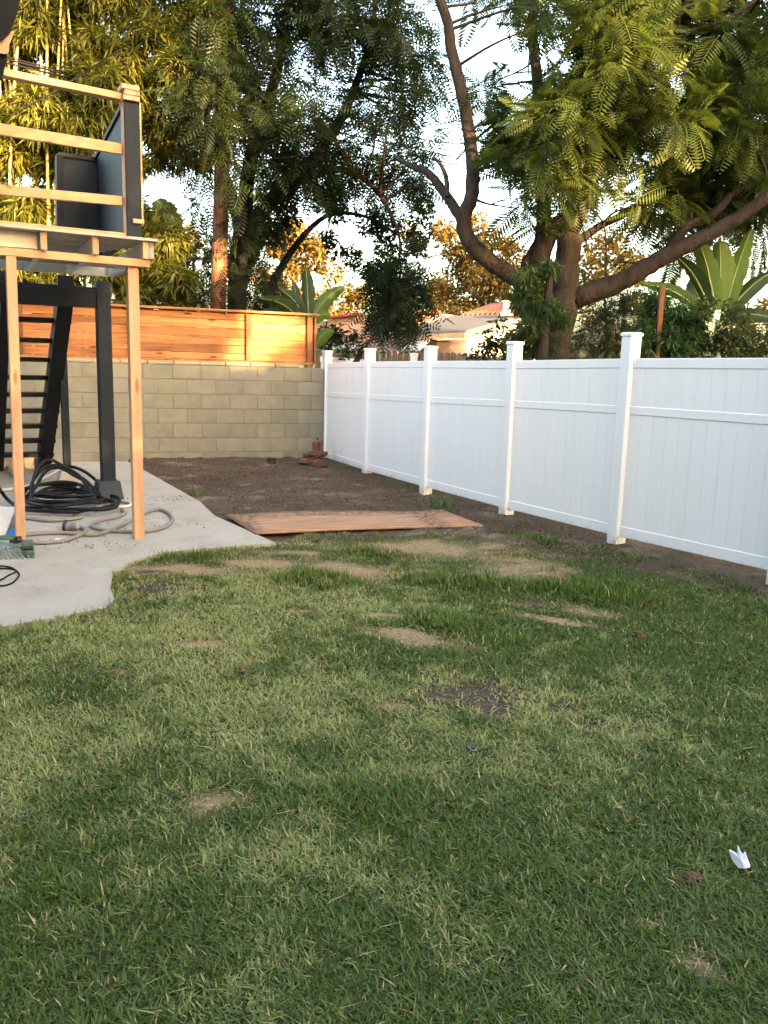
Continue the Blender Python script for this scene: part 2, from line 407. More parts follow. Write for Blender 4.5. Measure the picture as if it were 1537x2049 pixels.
PATIO_EDGE = [G(*q) for q in ((-420, 1330), (0, 1262), (120, 1240), (214, 1222), (229, 1206), (222, 1180), (226, 1150), (262, 1128), (330, 1109), (440, 1099), (552, 1091))]
PATIO = [tuple(p[:2]) for p in PATIO_EDGE] + [tuple(G(430, 1036)[:2]), tuple(G(402, 1009)[:2]), tuple(G(255, 924)[:2]), (-9.5, 10.6), (-9.5, 3.6)]
SOIL_LINE = [G(*q) for q in ((552, 1091), (620, 1083), (760, 1078), (860, 1074), (955, 1080), (1100, 1104), (1215, 1122), (1380, 1160), (1545, 1196))]
_fe = SOIL_LINE[-1]
LAWN = [tuple(p[:2]) for p in PATIO_EDGE] + [tuple(p[:2]) for p in SOIL_LINE[1:]] + [tuple((_fe+fdir*7.5)[:2]), (4.0, -3), (-6, -3), (-7, 3)]

def gz(x, y):
    """height of the ground"""
    z = 0.05*(fbm(x*0.7+5, y*0.7+2, 2)-0.5)*np.clip((y-1)/6, 0, 1)
    lawn = inpoly(x, y, LAWN)
    soil = ~lawn & (y > 6)
    z = z + np.where(soil, 0.05*(fbm(x*2.2, y*2.2, 4)-0.5) + 0.06*(fbm(x*8, y*8, 3)-0.5), 0.012*(fbm(x*4, y*4, 3)-0.5))
    pat = inpoly(x, y, PATIO); dp = segdist(x, y, PATIO)
    z = np.where(pat, -0.06, np.where(dp < 0.12, z*(dp/0.12)-0.004*(1-dp/0.12), z))
    # a bank of loose soil along the wall
    dw = (x-WR[0])*wnor[0]+(y-WR[1])*wnor[1]
    z = z + np.where(~pat, 0.06*np.exp(-np.clip(dw, -1, 9)**2/0.10)*(x > -4.2), 0)
    return z

# patches of the lawn in picture-independent ground coordinates: centre, half axes, angle, strength
def patch(px, py, rx, ry, tilt=0):
    """px,py -> ground point; rx along x (m), ry along y (m)"""
    p = G(px, py); return (p[0], p[1], rx, ry, R(tilt))
DRY = [patch(*a) for a in ((880, 1094, .80, .40, -5), (1045, 1132, .40, .38, 30), (520, 1128, .34, .22), (370, 1140, .55, .17, 5), (690, 1138, .50, .22, -35),
       (590, 1105, .3, .1), (820, 1275, .30, .13, -25), (1170, 1225, .26, .12, -30), (700, 1215, .10, .08), (600, 1225, .15, .05),
       (430, 1605, .11, .08, 20), (400, 1290, .16, .06, 10), (250, 1350, .12, .05), (660, 1470, .07, .03), (790, 1415, .12, .04), (770, 1155, .2, .08),
       (1390, 1930, .05, .07, 30), (1300, 1850, .04, .03), (840, 1140, .12, .1), (1100, 1240, .3, .08, -20), (760, 1230, .2, .05))]
BARE = [patch(*a) for a in ((310, 1180, .32, .20), (930, 1385, .26, .16, 10), (985, 1420, .13, .1), (1180, 1455, .07, .05), (1385, 1752, .035, .03), (770, 1152, .1, .05), (300, 1145, .2, .05),
       (1000, 1100, .3, .06), (1275, 1268, .05, .03), (1130, 1420, .12, .05), (1050, 1205, .25, .05))]
LUSH = [patch(*a) for a in ((620, 1158, .36, .25), (750, 1105, .26, .18), (900, 1165, .60, .17, -8), (1190, 1185, .42, .28, -30), (1020, 1110, .2, .1), (1090, 1085, .12, .12),
       (950, 1260, .5, .22, -40), (420, 1115, .3, .08), (700, 1580, .25, .14), (130, 1780, .12, .08))]
def ell(x, y, P, wob=0.35):
    r = np.zeros(np.shape(x)); nx = (fbm(x*5, y*5, 3)-0.5)*2*wob*2.2
    for (cx, cy, rx, ry, a) in P:
        dx, dy = x-cx, y-cy; u = (dx*math.cos(a)+dy*math.sin(a))/rx; v = (-dx*math.sin(a)+dy*math.cos(a))/ry
        q = np.sqrt(u*u+v*v)+nx; r = np.maximum(r, np.clip((1.45-q)/1.0, 0, 1)**1.5)
    return r

# ------------------------------------------------------------------ ground
def build_ground():
    ax = np.concatenate([[-900, -300, -100, -40, -20, -12, -9], np.arange(-7, 5.01, 0.055), [6, 8, 12, 20, 40, 100, 300, 900]])
    ay = np.concatenate([[-900, -300, -100, -30, -12, -5, -2, 0], np.arange(1.0, 15.2, 0.055), [16, 18, 22, 30, 50, 100, 300, 1200]])
    X, Y = np.meshgrid(ax, ay, indexing='ij'); x, y = X.ravel(), Y.ravel()
    inner = (np.abs(x) < 9) & (y > 0.5) & (y < 15.5)
    z = np.where(inner, gz(x, y), 0.0)
    z = np.where(~inner & inpoly(x, y, PATIO), -0.06, z)
    z = np.where((x < -8.9) & (x > -13) & (y > 2) & (y < 13), -0.06, z)
    lawn = inpoly(x, y, LAWN)
    n1 = fbm(x*1.7, y*1.7, 4)[:, None]; n2 = fbm(x*6+40, y*6, 3)[:, None]; n3 = fbm(x*3.3+11, y*3.3+7, 4)[:, None]
    soil = np.array([0.088, 0.064, 0.044])*(0.65+0.6*n1)
    soil = soil*(1-np.clip((n2-0.55)*4, 0, 1)) + np.array([0.075, 0.045, 0.028])*np.clip((n2-0.55)*4, 0, 1)
    k = np.clip((n3-0.56)*5, 0, 1)*.8; soil = soil*(1-k)+np.array([0.20, 0.152, 0.105])*k
    # the swept, redder middle and the darker strip by the fence
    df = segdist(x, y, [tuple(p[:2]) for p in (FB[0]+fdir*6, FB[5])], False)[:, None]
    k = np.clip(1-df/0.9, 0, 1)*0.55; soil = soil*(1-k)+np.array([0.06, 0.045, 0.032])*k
    thatch = np.array([0.055, 0.055, 0.026])*(0.6+0.8*n2)
    dry = ell(x, y, DRY)[:, None]; bare = ell(x, y, BARE)[:, None]
    thatch = thatch*(1-dry)+np.array([0.27, 0.195, 0.11])*dry
    thatch = thatch*(1-bare)+np.array([0.075, 0.055, 0.042])*bare
    col = np.where(lawn[:, None], thatch, soil)
    far = np.clip((np.hypot(x, y)-18)/10, 0, 1)[:, None]; col = col*(1-far)+np.array([0.07, 0.065, 0.04])*far
    nx_, ny_ = len(ax), len(ay); i, j = np.meshgrid(np.arange(nx_-1), np.arange(ny_-1), indexing='ij'); a = (i*ny_+j).ravel()
    F = np.stack([a, a+ny_, a+ny_+1, a+1], 1)
    o = link('ground', fast_mesh('ground', np.stack([x, y, z], 1), F, col, 'ground', True)); tag(o, kind='structure')
build_ground()

def flat_slab(name, poly, z0, z1, mat, parent=None):
    mb = MB(); mb.prism([(p[0], p[1], z0) for p in poly], (0, 0, z1-z0)); return mb.build(name, mat, parent)
pat = empty('patio', (-4, 7, 0)); tag(pat, kind='structure')
# the patio is poured in slabs: a joint runs from the slab edge back under the stairs
jA, jB = G(402, 1009), G(-300, 1043)
near = [tuple(p[:2]) for p in PATIO_EDGE] + [tuple(G(430, 1036)[:2]), tuple(jA[:2]), tuple(jB[:2]), (-9.5, float(jB[1])), (-9.5, 3.6)]
jn = np.array([0.0, 0.034])
far = [tuple(jA[:2]+jn), tuple(G(255, 924)[:2]), (-9.5, 10.6), (-9.5, float(jB[1])+0.034), tuple(jB[:2]+jn)]
flat_slab('slab', near, -0.08, 0.022, 'concrete', pat)
flat_slab('slab', far, -0.08, 0.016, 'concrete', pat)

# ------------------------------------------------------------------ grass
def build_grass():
    tot_V, tot_F, tot_C, off = [], [], [], 0
    tv5 = np.array([[-.5, 0, 0], [.5, 0, 0], [-.42, .22, .5], [.42, .22, .5], [0, .75, .92]])   # x=width, y=lean, z=height
    tf5 = np.array([[0, 1, 3], [0, 3, 2], [2, 3, 4]])
    tv3 = np.array([[-.5, 0, 0], [.5, 0, 0], [0, .6, .95]]); tf3 = np.array([[0, 1, 2]])
    bands = [(1.3, 2.6, 21000, 5), (2.6, 3.6, 17000, 5), (3.6, 4.8, 13000, 5), (4.8, 6.2, 9500, 5), (6.2, 9.6, 7000, 3)]
    for (d0, d1, dens, nv) in bands:
        xh = 0.50*d1+0.9
        n = int((d1-d0)*2*xh*dens)
        x = rng.uniform(-xh, xh, n); y = rng.uniform(d0, d1, n)
        inside = inpoly(x, y, LAWN)
        # a ragged fringe creeps a little over the soil
        fr = segdist(x, y, [tuple(p[:2]) for p in SOIL_LINE], False)
        inside |= (~inpoly(x, y, PATIO)) & (fr < 0.75*np.clip(fbm(x*3.1, y*3.1, 3)-.35, 0, 1)*2) & (((x-FB[5][0])*fnor[0]+(y-FB[5][1])*fnor[1]) > 0.03) & (x > -1.0)
        de_ = segdist(x, y, [tuple(q[:2]) for q in PATIO_EDGE], False); inside |= (de_ < 0.035*fbm(x*9, y*9, 2)*2) & (y < 7.3)
        keep = inside & ((np.abs(x) < 0.5*y+0.35) | (rng.random(n) < 0.35))
        x, y = x[keep], y[keep]; n = len(x)
        dry, bare, lush = ell(x, y, DRY), ell(x, y, BARE), ell(x, y, LUSH)
        nn = fbm(x*1.3+3, y*1.3, 3); nf = fbm(x*7, y*7, 3)
        soild = segdist(x, y, [tuple(p[:2]) for p in SOIL_LINE], False)
        thin = np.clip(1-soild/0.25, 0, 1)*0.5
        p = (1-0.93*bare)*(1-0.35*dry)*(1-thin)*np.clip(0.6+0.9*nf, 0, 1)
        keep = rng.random(n) < p
        x, y, dry, bare, lush, nn, nf = (q[keep] for q in (x, y, dry, bare, lush, nn, nf)); n = len(x)
        far = np.clip((y-2)/6, 0, 1)
        tall = np.clip(lush*1.3, 0, 1)*np.clip((y-4.3)/1.2, 0.25, 1)
        edge = np.clip(1-segdist(x, y, [tuple(q[:2]) for q in PATIO_EDGE], False)/0.12, 0, 1)
        H = rng.uniform(0.014, 0.034, n)*(0.8+0.6*nf)*(1+2.6*tall*rng.uniform(0.3, 1, n))*(1-0.5*dry)*(1+1.1*edge)
        Wd = rng.uniform(0.0036, 0.0078, n)*(1+0.6*far)*(1-0.25*dry)
        lean = np.abs(rng.normal(1.35, 0.7, n))*(1-0.55*tall)*(1+0.5*dry)
        ang = rng.uniform(0, 2*math.pi, n)
        long_ = (rng.random(n) < 0.07) ; H = np.where(long_, H*1.7, H)
        cA, sA = np.cos(ang), np.sin(ang)
        tv, tf = (tv5, tf5) if nv == 5 else (tv3, tf3); k = len(tv)
        lx = tv[None, :, 0]*Wd[:, None]; ly = tv[None, :, 1]*(H*lean)[:, None]; lz = tv[None, :, 2]*(H/np.sqrt(1+0.45*lean**2))[:, None]
        z0 = gz(x, y)
        V = np.stack([x[:, None]+lx*cA[:, None]-ly*sA[:, None], y[:, None]+lx*sA[:, None]+ly*cA[:, None], z0[:, None]-0.004+lz], 2)
        F = tf[None]+(np.arange(n)*k)[:, None, None]+off
        # colours: dark green, mid green, pale greyish green, straw
        g = rng.random(n)
        left = np.clip(0.66-0.42*x-0.05*(y-4)-0.85*np.clip(3.3-y, 0, 1.4), -.35, 1)             # the drier, paler side of the lawn
        c = np.array([0.068, 0.106, 0.018])[None]*(0.75+0.6*g)[:, None]
        pale = np.clip((nn-0.46)*1.9+(fbm(x*3.7+9, y*3.7, 3)-.5)*1.7+(fbm(x*11+3, y*11, 3)-.5)*1.9+0.95*(left-0.30)+rng.normal(0, .28, n), 0, 1)[:, None]*0.88*(1-lush)[:, None]
        c = c*(1-pale)+np.array([0.280, 0.315, 0.112])*(0.75+0.5*g)[:, None]*pale
        c = c*(1-0.55*lush[:, None])+np.array([0.074, 0.128, 0.018])*(0.8+0.5*g)[:, None]*0.55*lush[:, None]
        straw = (rng.random(n) < (0.04+0.15*pale[:, 0]+0.75*dry+0.4*bare))
        sc = np.array([0.38, 0.305, 0.155])*(0.6+0.6*rng.random(n))[:, None]
        c = np.where(straw[:, None], sc, c)
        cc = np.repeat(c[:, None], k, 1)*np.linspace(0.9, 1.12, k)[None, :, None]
        tot_V.append(V.reshape(-1, 3)); tot_F.append(F.reshape(-1, 3)); tot_C.append(cc.reshape(-1, 3)); off += n*k
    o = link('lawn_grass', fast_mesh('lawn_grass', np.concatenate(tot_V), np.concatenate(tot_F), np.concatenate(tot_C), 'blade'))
    tag(o, 'patchy mown green lawn with straw coloured dry spots', 'grass', kind='stuff')
build_grass()

def tuft(name, p, n, h, spread, label, cat='weed', group=None, col=(0.06, 0.13, 0.03), wide=0.006):
    """a bunch of long curved blades"""
    V, F, Cc = [], [], []
    for i in range(n):
        a = random.uniform(0, 6.283); hh = h*random.uniform(.5, 1); ln = hh*random.uniform(.2, .9); b = np.array([random.gauss(0, spread), random.gauss(0, spread), 0])
        d = np.array([math.cos(a), math.sin(a), 0]); s_ = np.array([-d[1], d[0], 0]); k0 = len(V); cl = np.array(col)*random.uniform(.6, 1.4)
        for j in range(5):
            t = j/4; q = b+d*ln*t**1.8+np.array([0, 0, hh*(t-0.25*t*t)]); wd = wide*(1-t)**0.6+0.0006
            V += [q-s_*wd/2, q+s_*wd/2]; Cc += [cl, cl]
        for j in range(4): F.append([k0+2*j, k0+2*j+1, k0+2*j+3, k0+2*j+2])
    o = link(name, fast_mesh(name, np.array(V), np.array(F), np.array(Cc), 'blade'), loc=tuple(p))
    tag(o, label, cat, group); return o

# loose crumbs and pebbles of the bare bed: uncountable
def build_crumbs():
    n = 26000
    x = rng.uniform(-4.2, 2.6, n); y = rng.uniform(6.9, 14.2, n)
    k = ~inpoly(x, y, LAWN) & ~inpoly(x, y, PATIO) & (((x-WR[0])*wnor[0]+(y-WR[1])*wnor[1]) > 0.02) & (((x-FB[5][0])*fnor[0]+(y-FB[5][1])*fnor[1]) > 0.05) & (fbm(x*3, y*3, 3) > 0.42)
    x, y = x[k], y[k]; n = len(x)
    tv = np.array([[1, 0, 0], [-.5, .8, 0], [-.6, -.7, .1], [0.1, 0, .8]]); tf = np.array([[0, 1, 3], [1, 2, 3], [2, 0, 3]])
    d = rng.normal(0, 1, (n, 3)); d[:, 2] *= .3
    V, F, cc = scatter(tv, tf, np.stack([x, y, gz(x, y)+.002], 1), basis(d), rng.uniform(.004, .020, n), np.array([0.088, 0.062, 0.044])*rng.uniform(.5, 1.7, (n, 1)))
    o = link('soil_crumbs', fast_mesh('soil_crumbs', V, F, cc, 'ground')); tag(o, 'loose crumbs of brown soil on the bare bed', 'soil', kind='stuff')
build_crumbs()

# ------------------------------------------------------------------ concrete block wall
BH, BL, BT, J = 0.222, 0.445, 0.19, 0.010
wall = empty('block_wall', (*WL[:2], 0), 'beige concrete block wall with grey capping under the cedar boards', 'wall')
wangle = math.atan2(wdir[1], wdir[0]); wall.rotation_euler = (0, 0, wangle)
WLEN = float(np.dot(WR-WL, wdir))+0.085; WTOP = 1.53
def boxmesh(name, sx, sy, sz, mat, bev=0.006):
    bm = bmesh.new(); bmesh.ops.create_cube(bm, size=1); bmesh.ops.scale(bm, vec=(sx, sy, sz), verts=bm.verts)
    bmesh.ops.bevel(bm, geom=list(bm.edges), offset=bev, segments=1, affect='EDGES'); me = bpy.data.meshes.new(name); bm.to_mesh(me); bm.free()
    me.materials.append(MATS[mat]); return me
nc = 7; x_lo = -4.5
BH = WTOP/(nc-0.35)
bl_full = boxmesh('block', BL-J, BT, BH-J, 'block'); bl_cache = {}
for r_ in range(nc):
    zc = WTOP-BH/2-r_*BH
    x = WLEN - (0 if r_ % 2 else BL*0.5)
    segs = [] if r_ % 2 else [(WLEN-BL*0.25, BL*0.5)]
    while x > x_lo: segs.append((x-BL/2, BL)); x -= BL
    for (cx, ln) in segs:
        if abs(ln-BL) < 1e-6: me = bl_full
        else:
            if ln not in bl_cache: bl_cache[ln] = boxmesh('block', ln-J, BT, BH-J, 'block')
            me = bl_cache[ln]
        o = link('block', me, None, wall, (cx, BT/2+random.uniform(-.003, .003), zc)); o.rotation_euler = (0, 0, random.uniform(-.004, .004))
mb = MB(); mb.bar((x_lo, BT/2, -0.2), (x_lo, BT/2, WTOP-0.002), 0.001, 0.001)
mo = link('mortar', boxmesh('mortar', WLEN-x_lo-0.01, BT-0.016, WTOP+0.2, 'mortar', 0.002), None, wall, ((WLEN+x_lo)/2-.003, BT/2, WTOP/2-0.1))
x = WLEN-0.42
while x > x_lo:
    link('cap_block', boxmesh('cap_block', 0.40-J, BT+0.03, 0.055, 'block_cap', 0.006), None, wall, (x-0.2, BT/2, WTOP+0.031)); x -= 0.40

# ------------------------------------------------------------------ cedar fence on the wall
CZ0 = WTOP+0.06
ced = empty('cedar_fence', tuple(WL[:2])+(CZ0,), 'new cedar board fence standing on the block wall', 'fence'); ced.rotation_euler = (0, 0, wangle)
def wx(px, py=690):           # picture column -> distance along the wall
    p = PL(px, py, WL, wnor); return float(np.dot(p-WL, wdir))
posts = [wx(620), wx(498), wx(265), wx(40), wx(-180)]
CH = 0.80
for px_ in posts:
    link('post', boxmesh('post', 0.085, 0.06, CH-0.06, 'cedar_post', 0.004), None, ced, (px_, 0.030, (CH-0.06)/2+0.02))
ends = [wx(632)]+posts[1:]+[x_lo+0.1]
hs = [0.137, 0.105, 0.125, 0.137, 0.105, 0.125]
for i in range(len(ends)-1):
    a, b = ends[i+1], ends[i]; z = 0.03; order = hs[:]; random.shuffle(order)
    for hh in order:
        if z+hh > CH-0.02: hh = CH-0.025-z
        if hh < 0.03: break
        me = boxmesh('board', b-a-0.006, 0.02, hh-0.007, 'cedar', 0.004)
        o = link('board', me, None, ced, ((a+b)/2, 0.090+random.uniform(-.003, .003), z+hh/2)); o.rotation_euler = (0, random.uniform(-.0012, .0012), 0); z += hh
link('cap_rail', boxmesh('cap_rail', wx(638)-x_lo, 0.15, 0.035, 'cedar', 0.005), None, ced, ((wx(638)+x_lo)/2, 0.06, CH-0.002))
link('bottom_rail', boxmesh('bottom_rail', wx(634)-x_lo, 0.11, 0.038, 'cedar', 0.005), None, ced, ((wx(634)+x_lo)/2, 0.055, 0.008))
link('end_board', boxmesh('end_board', 0.03, 0.10, CH-0.06, 'cedar_post', 0.004), None, ced, (wx(631), 0.06, (CH-0.06)/2+0.02))

# ------------------------------------------------------------------ white vinyl fence
vf = empty('vinyl_fence', FB[5], 'white vinyl privacy fence of wide panels with square capped posts', 'fence')
PW = 0.125
tops = [(1552, 655), (1252, 672), (1025, 689), (857, 697), (735, 701), (641, 705)]
fo = np.array(FB[5])
def ztop(p, px, py): return float(A(px, py, p[1])[2])
def along(p, s_=0.0, side=0.0, z=0.0): return np.array([p[0], p[1], 0])+fdir*s_+fnor*side+np.array([0, 0, z])
cen = [p - fnor*PW/2 + fdir*0.0 for p in FB]        # post centres: the feet read off are on the yard face
cen.append(cen[0]+fdir*1.72); tz = [ztop(p, *q) for p, q in zip(FB, tops)]; tz.append(tz[0]+0.03)
for c_, z in zip(cen, tz):
    mb = MB(); mb.bar((c_[0], c_[1], -0.1), (c_[0], c_[1], z), PW, PW, side=fnor); po = mb.build('post', 'vinyl', vf, bevel=0.005)
    mb = MB(); e = PW/2+0.008
    base = [along(c_, sx*e, sy*e, z) for sx, sy in ((-1, -1), (1, -1), (1, 1), (-1, 1))]
    t1 = [q+np.array([0, 0, .022]) for q in base]; t2 = [along(c_, sx*(e-.012), sy*(e-.012), z+.032) for sx, sy in ((-1, -1), (1, -1), (1, 1), (-1, 1))]
    n = 0; mb.quad_box(base+t1); mb.quad_box([q+np.array([0, 0, .0005]) for q in t1]+t2)
    cp = mb.build('post_cap', 'vinyl', po, bevel=0.0); 
rail_px = [(1545, 714), (1252, 717), (1018, 721.5), (854, 722), (731, 723.5), (643, 726)]
zr = [ztop(p, *q) for p, q in zip(FB, rail_px)]; zr.append(zr[0]+0.01)
mid_px = [(1545, 833), (1243, 812), (1018, 801), (850, 794), (731, 789), (643, 784)]
zm = [ztop(p, *q) for p, q in zip(FB, mid_px)]; zm.append(zm[0])
bot_px = [(1538, 1146), (1222, 1072), (1005, 1017), (845, 974), (728, 941), (645, 915)]
zb = [max(0.03, ztop(p, *q)) for p, q in zip(FB, bot_px)]; zb.append(zb[0])
RT = 0.052
for i in range(len(cen)-1):
    a, b = cen[i+1], cen[i] if i < len(cen)-2 else cen[i]
pairs = [(5, 4), (4, 3), (3, 2), (2, 1), (1, 0), (0, 6)]
for (i, j) in pairs:
    a, b = cen[i], cen[j]; L = float(np.linalg.norm((b-a)[:2])); d = (b-a); d[2] = 0; d /= L; nn_ = np.array([-d[1], d[0], 0]); nn_ = nn_ if np.dot(nn_, fnor) > 0 else -nn_
    s0, s1 = PW/2-0.004, L-PW/2+0.004
    P = lambda s_, z, o_=0.0: a*np.array([1, 1, 0])+d*s_+nn_*o_+np.array([0, 0, z])
    def zat(za, zb_, s_): return za+(zb_-za)*s_/L
    for nm, zz, hh in (('top_rail', zr, 0.085), ('mid_rail', zm, 0.075), ('bottom_rail', zb, 0.10)):
        sgn = 1 if nm == 'bottom_rail' else -1
        mb = MB(); mb.bar(P(s0, zat(zz[i], zz[j], s0)+sgn*hh/2), P(s1, zat(zz[i], zz[j], s1)+sgn*hh/2), RT, hh, side=nn_); mb.build(nm, 'vinyl', vf, bevel=0.004)
    nb = 11; bw = (s1-s0)/nb
    for (zl, zh) in ((lambda s_: zat(zb[i], zb[j], s_)+0.095, lambda s_: zat(zm[i], zm[j], s_)-0.07), (lambda s_: zat(zm[i], zm[j], s_)-0.005, lambda s_: zat(zr[i], zr[j], s_)-0.08)):
        for k in range(nb):
            sa, sb = s0+k*bw+0.0004, s0+(k+1)*bw-0.0004; o_ = 0.009
            mb = MB(); f, g_ = o_+0.011, o_-0.011
            mb.quad_box([P(sa, zl(sa), g_), P(sb, zl(sb), g_), P(sb, zl(sb), f), P(sa, zl(sa), f), P(sa, zh(sa), g_), P(sb, zh(sb), g_), P(sb, zh(sb), f), P(sa, zh(sa), f)])
            mb.build('board', 'vinyl', vf, bevel=0.0016)

# a second white fence beyond, its rail and a post cap show over the first one
nf_ = empty('neighbour_vinyl_fence', A(660, 760, 15.2)*np.array([1, 1, 0]), 'low white vinyl fence running off behind the corner post of the big one', 'fence')
q0, q1 = A(643, 719, 14.45), A(735, 724, 17.2); q1[2] = q0[2]-0.02
mb = MB(); mb.bar(q0, q1, 0.05, 0.10); mb.build('top_rail', 'vinyl', nf_, bevel=.004)
mb = MB(); mb.bar(q0-np.array([0, 0, .9]), q1-np.array([0, 0, .9]), 0.025, 1.7); mb.build('panel', 'vinyl', nf_, bevel=.002)
c_ = A(828, 722, 14.5); mb = MB(); mb.bar((c_[0], c_[1], 0), (c_[0], c_[1], A(828, 712, 14.5)[2]), .125, .125); mb.build('post', 'vinyl', nf_, bevel=.005)
mb = MB(); mb.bar((c_[0], c_[1], A(828, 712, 14.5)[2]), (c_[0], c_[1], A(828, 709, 14.5)[2]+.02), .14, .14); mb.build('post_cap', 'vinyl', nf_, bevel=.006)

# ------------------------------------------------------------------ plywood sheet on the soil
ply_c = [G(452, 1031, .04), G(512, 1067, .035), G(968, 1050, .035), G(885, 1022, .05)]
pc = sum(ply_c)/4
def build_ply():
    nu, nv = 24, 8; V = []; th = 0.018
    ex = (ply_c[2]+ply_c[3]-ply_c[0]-ply_c[1])/2; ang = math.atan2(ex[1], ex[0])
    ca, sa = math.cos(-ang), math.sin(-ang)
    def P(u, v):
        p = (ply_c[1]*(1-u)+ply_c[2]*u)*(1-v)+(ply_c[0]*(1-u)+ply_c[3]*u)*v
        p = p+np.array([0, 0, 0.028*math.sin(u*math.pi*1.1+.3)*(.4+.6*v)+0.03*max(0, u-.75)*4*v])
        q = p-pc; return np.array([q[0]*ca-q[1]*sa, q[0]*sa+q[1]*ca, q[2]])
    top = [[P(i/nu, j/nv) for j in range(nv+1)] for i in range(nu+1)]
    idx = lambda i, j, l: (i*(nv+1)+j)*2+l
    for i in range(nu+1):
        for j in range(nv+1): V += [top[i][j], top[i][j]-np.array([0, 0, th])]
    F = []
    for i in range(nu):
        for j in range(nv):
            F.append((idx(i, j, 0), idx(i+1, j, 0), idx(i+1, j+1, 0), idx(i, j+1, 0))); F.append((idx(i, j, 1), idx(i, j+1, 1), idx(i+1, j+1, 1), idx(i+1, j, 1)))
    for i in range(nu):
        F.append((idx(i, 0, 0), idx(i, 0, 1), idx(i+1, 0, 1), idx(i+1, 0, 0))); F.append((idx(i, nv, 0), idx(i+1, nv, 0), idx(i+1, nv, 1), idx(i, nv, 1)))
    for j in range(nv):
        F.append((idx(0, j, 0), idx(0, j+1, 0), idx(0, j+1, 1), idx(0, j, 1))); F.append((idx(nu, j, 0), idx(nu, j, 1), idx(nu, j+1, 1), idx(nu, j+1, 0)))
    o = link('plywood_sheet', fast_mesh('plywood_sheet', np.array(V), np.array(F), None, 'plywood'), loc=tuple(pc)); o.rotation_euler = (0, 0, ang)
    tag(o, 'soil smeared plywood sheet lying on the bare bed beside the patio', 'plywood')
build_ply()

# ------------------------------------------------------------------ balcony
P2 = G(280, 1080, 0.022)
ba = R(60); bd = np.array([math.sin(ba), math.cos(ba), 0]); bn = np.array([bd[1], -bd[0], 0])      # along the edge (to the right), outward to the camera
back = -fdir                                                            # joists run parallel to the white fence
def EP(px, py, out=0.0): return PL(px, py, P2+bn*out, bn)
bal = empty('balcony', P2, 'raised timber balcony with raw lumber rails and old white joists', 'balcony')
Z = np.array([0, 0, 1.])
beamz = 2.39; hb = 0.075
e0 = EP(-160, 497); e1 = EP(297, 533)
def on_edge(s_, z, out=0.0, bk=0.0): return np.array([P2[0], P2[1], 0])+bd*s_+bn*out+back*bk+Z*z
s_r = float(np.dot(e1-P2, bd)); s_l = -3.2
MB().bar(on_edge(s_l, beamz), on_edge(s_r, beamz), 0.085, 0.062, side=bn).build('beam', 'new_lumber', bal, bevel=.003)
# shoring posts
tp1 = EP(21, 512); b1 = G(42, 1090, 0.02)
MB().bar(b1, np.array([tp1[0], tp1[1], beamz-.03])-bn*.0, 0.075, 0.075, side=bd).build('post', 'new_post', bal, bevel=.003)
MB().bar(P2*np.array([1, 1, 0])+Z*.02-bn*.045, on_edge(0.0, beamz-.03, -.045), 0.088, 0.088, side=bd).build('post', 'new_post', bal, bevel=.003)
# joists
jz0, jz1 = beamz+.032, beamz+.032+.135
js = [s_r-0.045, s_r-0.045-0.40, s_r-0.045-0.79, s_r-0.045-1.20, s_r-.045-1.6, s_r-.045-2.0, s_r-.045-2.4]
jlen = 1.75
for k, s_ in enumerate(js):
    ov = 0.10
    a = on_edge(s_, (jz0+jz1)/2, ov); b = on_edge(s_, (jz0+jz1)/2, 0, jlen)
    o = MB().bar(a, b, 0.045, jz1-jz0, side=bd).build('joist', 'white_paint_old', bal, bevel=.002)
    MB().bar(a+bn*.006, a-bn*.004, 0.046, jz1-jz0+.001, side=bd).build('cut_end', 'new_post', o)
s_ = s_r-0.045+.052
o = MB().bar(on_edge(s_, (jz0+jz1)/2, .085), on_edge(s_, (jz0+jz1)/2, 0, jlen), 0.04, jz1-jz0-.006, side=bd).build('joist', 'deck_old', bal, bevel=.002)
MB().bar(on_edge(s_l, (jz0+jz1)/2, 0, jlen+.03), on_edge(s_r, (jz0+jz1)/2, 0, jlen+.03), 0.045, jz1-jz0, side=back).build('rim_board', 'white_paint_old', bal, bevel=.002)
MB().bar(on_edge(js[2]-.03, (jz0+jz1)/2+.005, -.03), on_edge(s_l, (jz0+jz1)/2+.005, -.03), 0.04, jz1-jz0-.012, side=bn).build('blocking', 'white_paint_old', bal, bevel=.002)
MB().bar(on_edge(s_l, jz0+.02, -.03, .85), on_edge(s_r-.05, jz0+.02, -.03, .85), 0.04, .04, side=bn).build('blocking', 'deck_old', bal, bevel=.002)
# deck boards run along the edge
nb = 14; dz = jz1+.012
for k in range(nb):
    o_ = 0.085-k*(jlen+.11)/nb*float(np.dot(-back, bn))
    MB().bar(on_edge(s_l, dz, o_), on_edge(s_r+.05-0.24*(0.085-o_), dz, o_), (jlen+.11)/nb*float(np.dot(-back, bn))-.004, 0.022, side=bn).build('deck_board', 'deck_old', bal, bevel=.002)
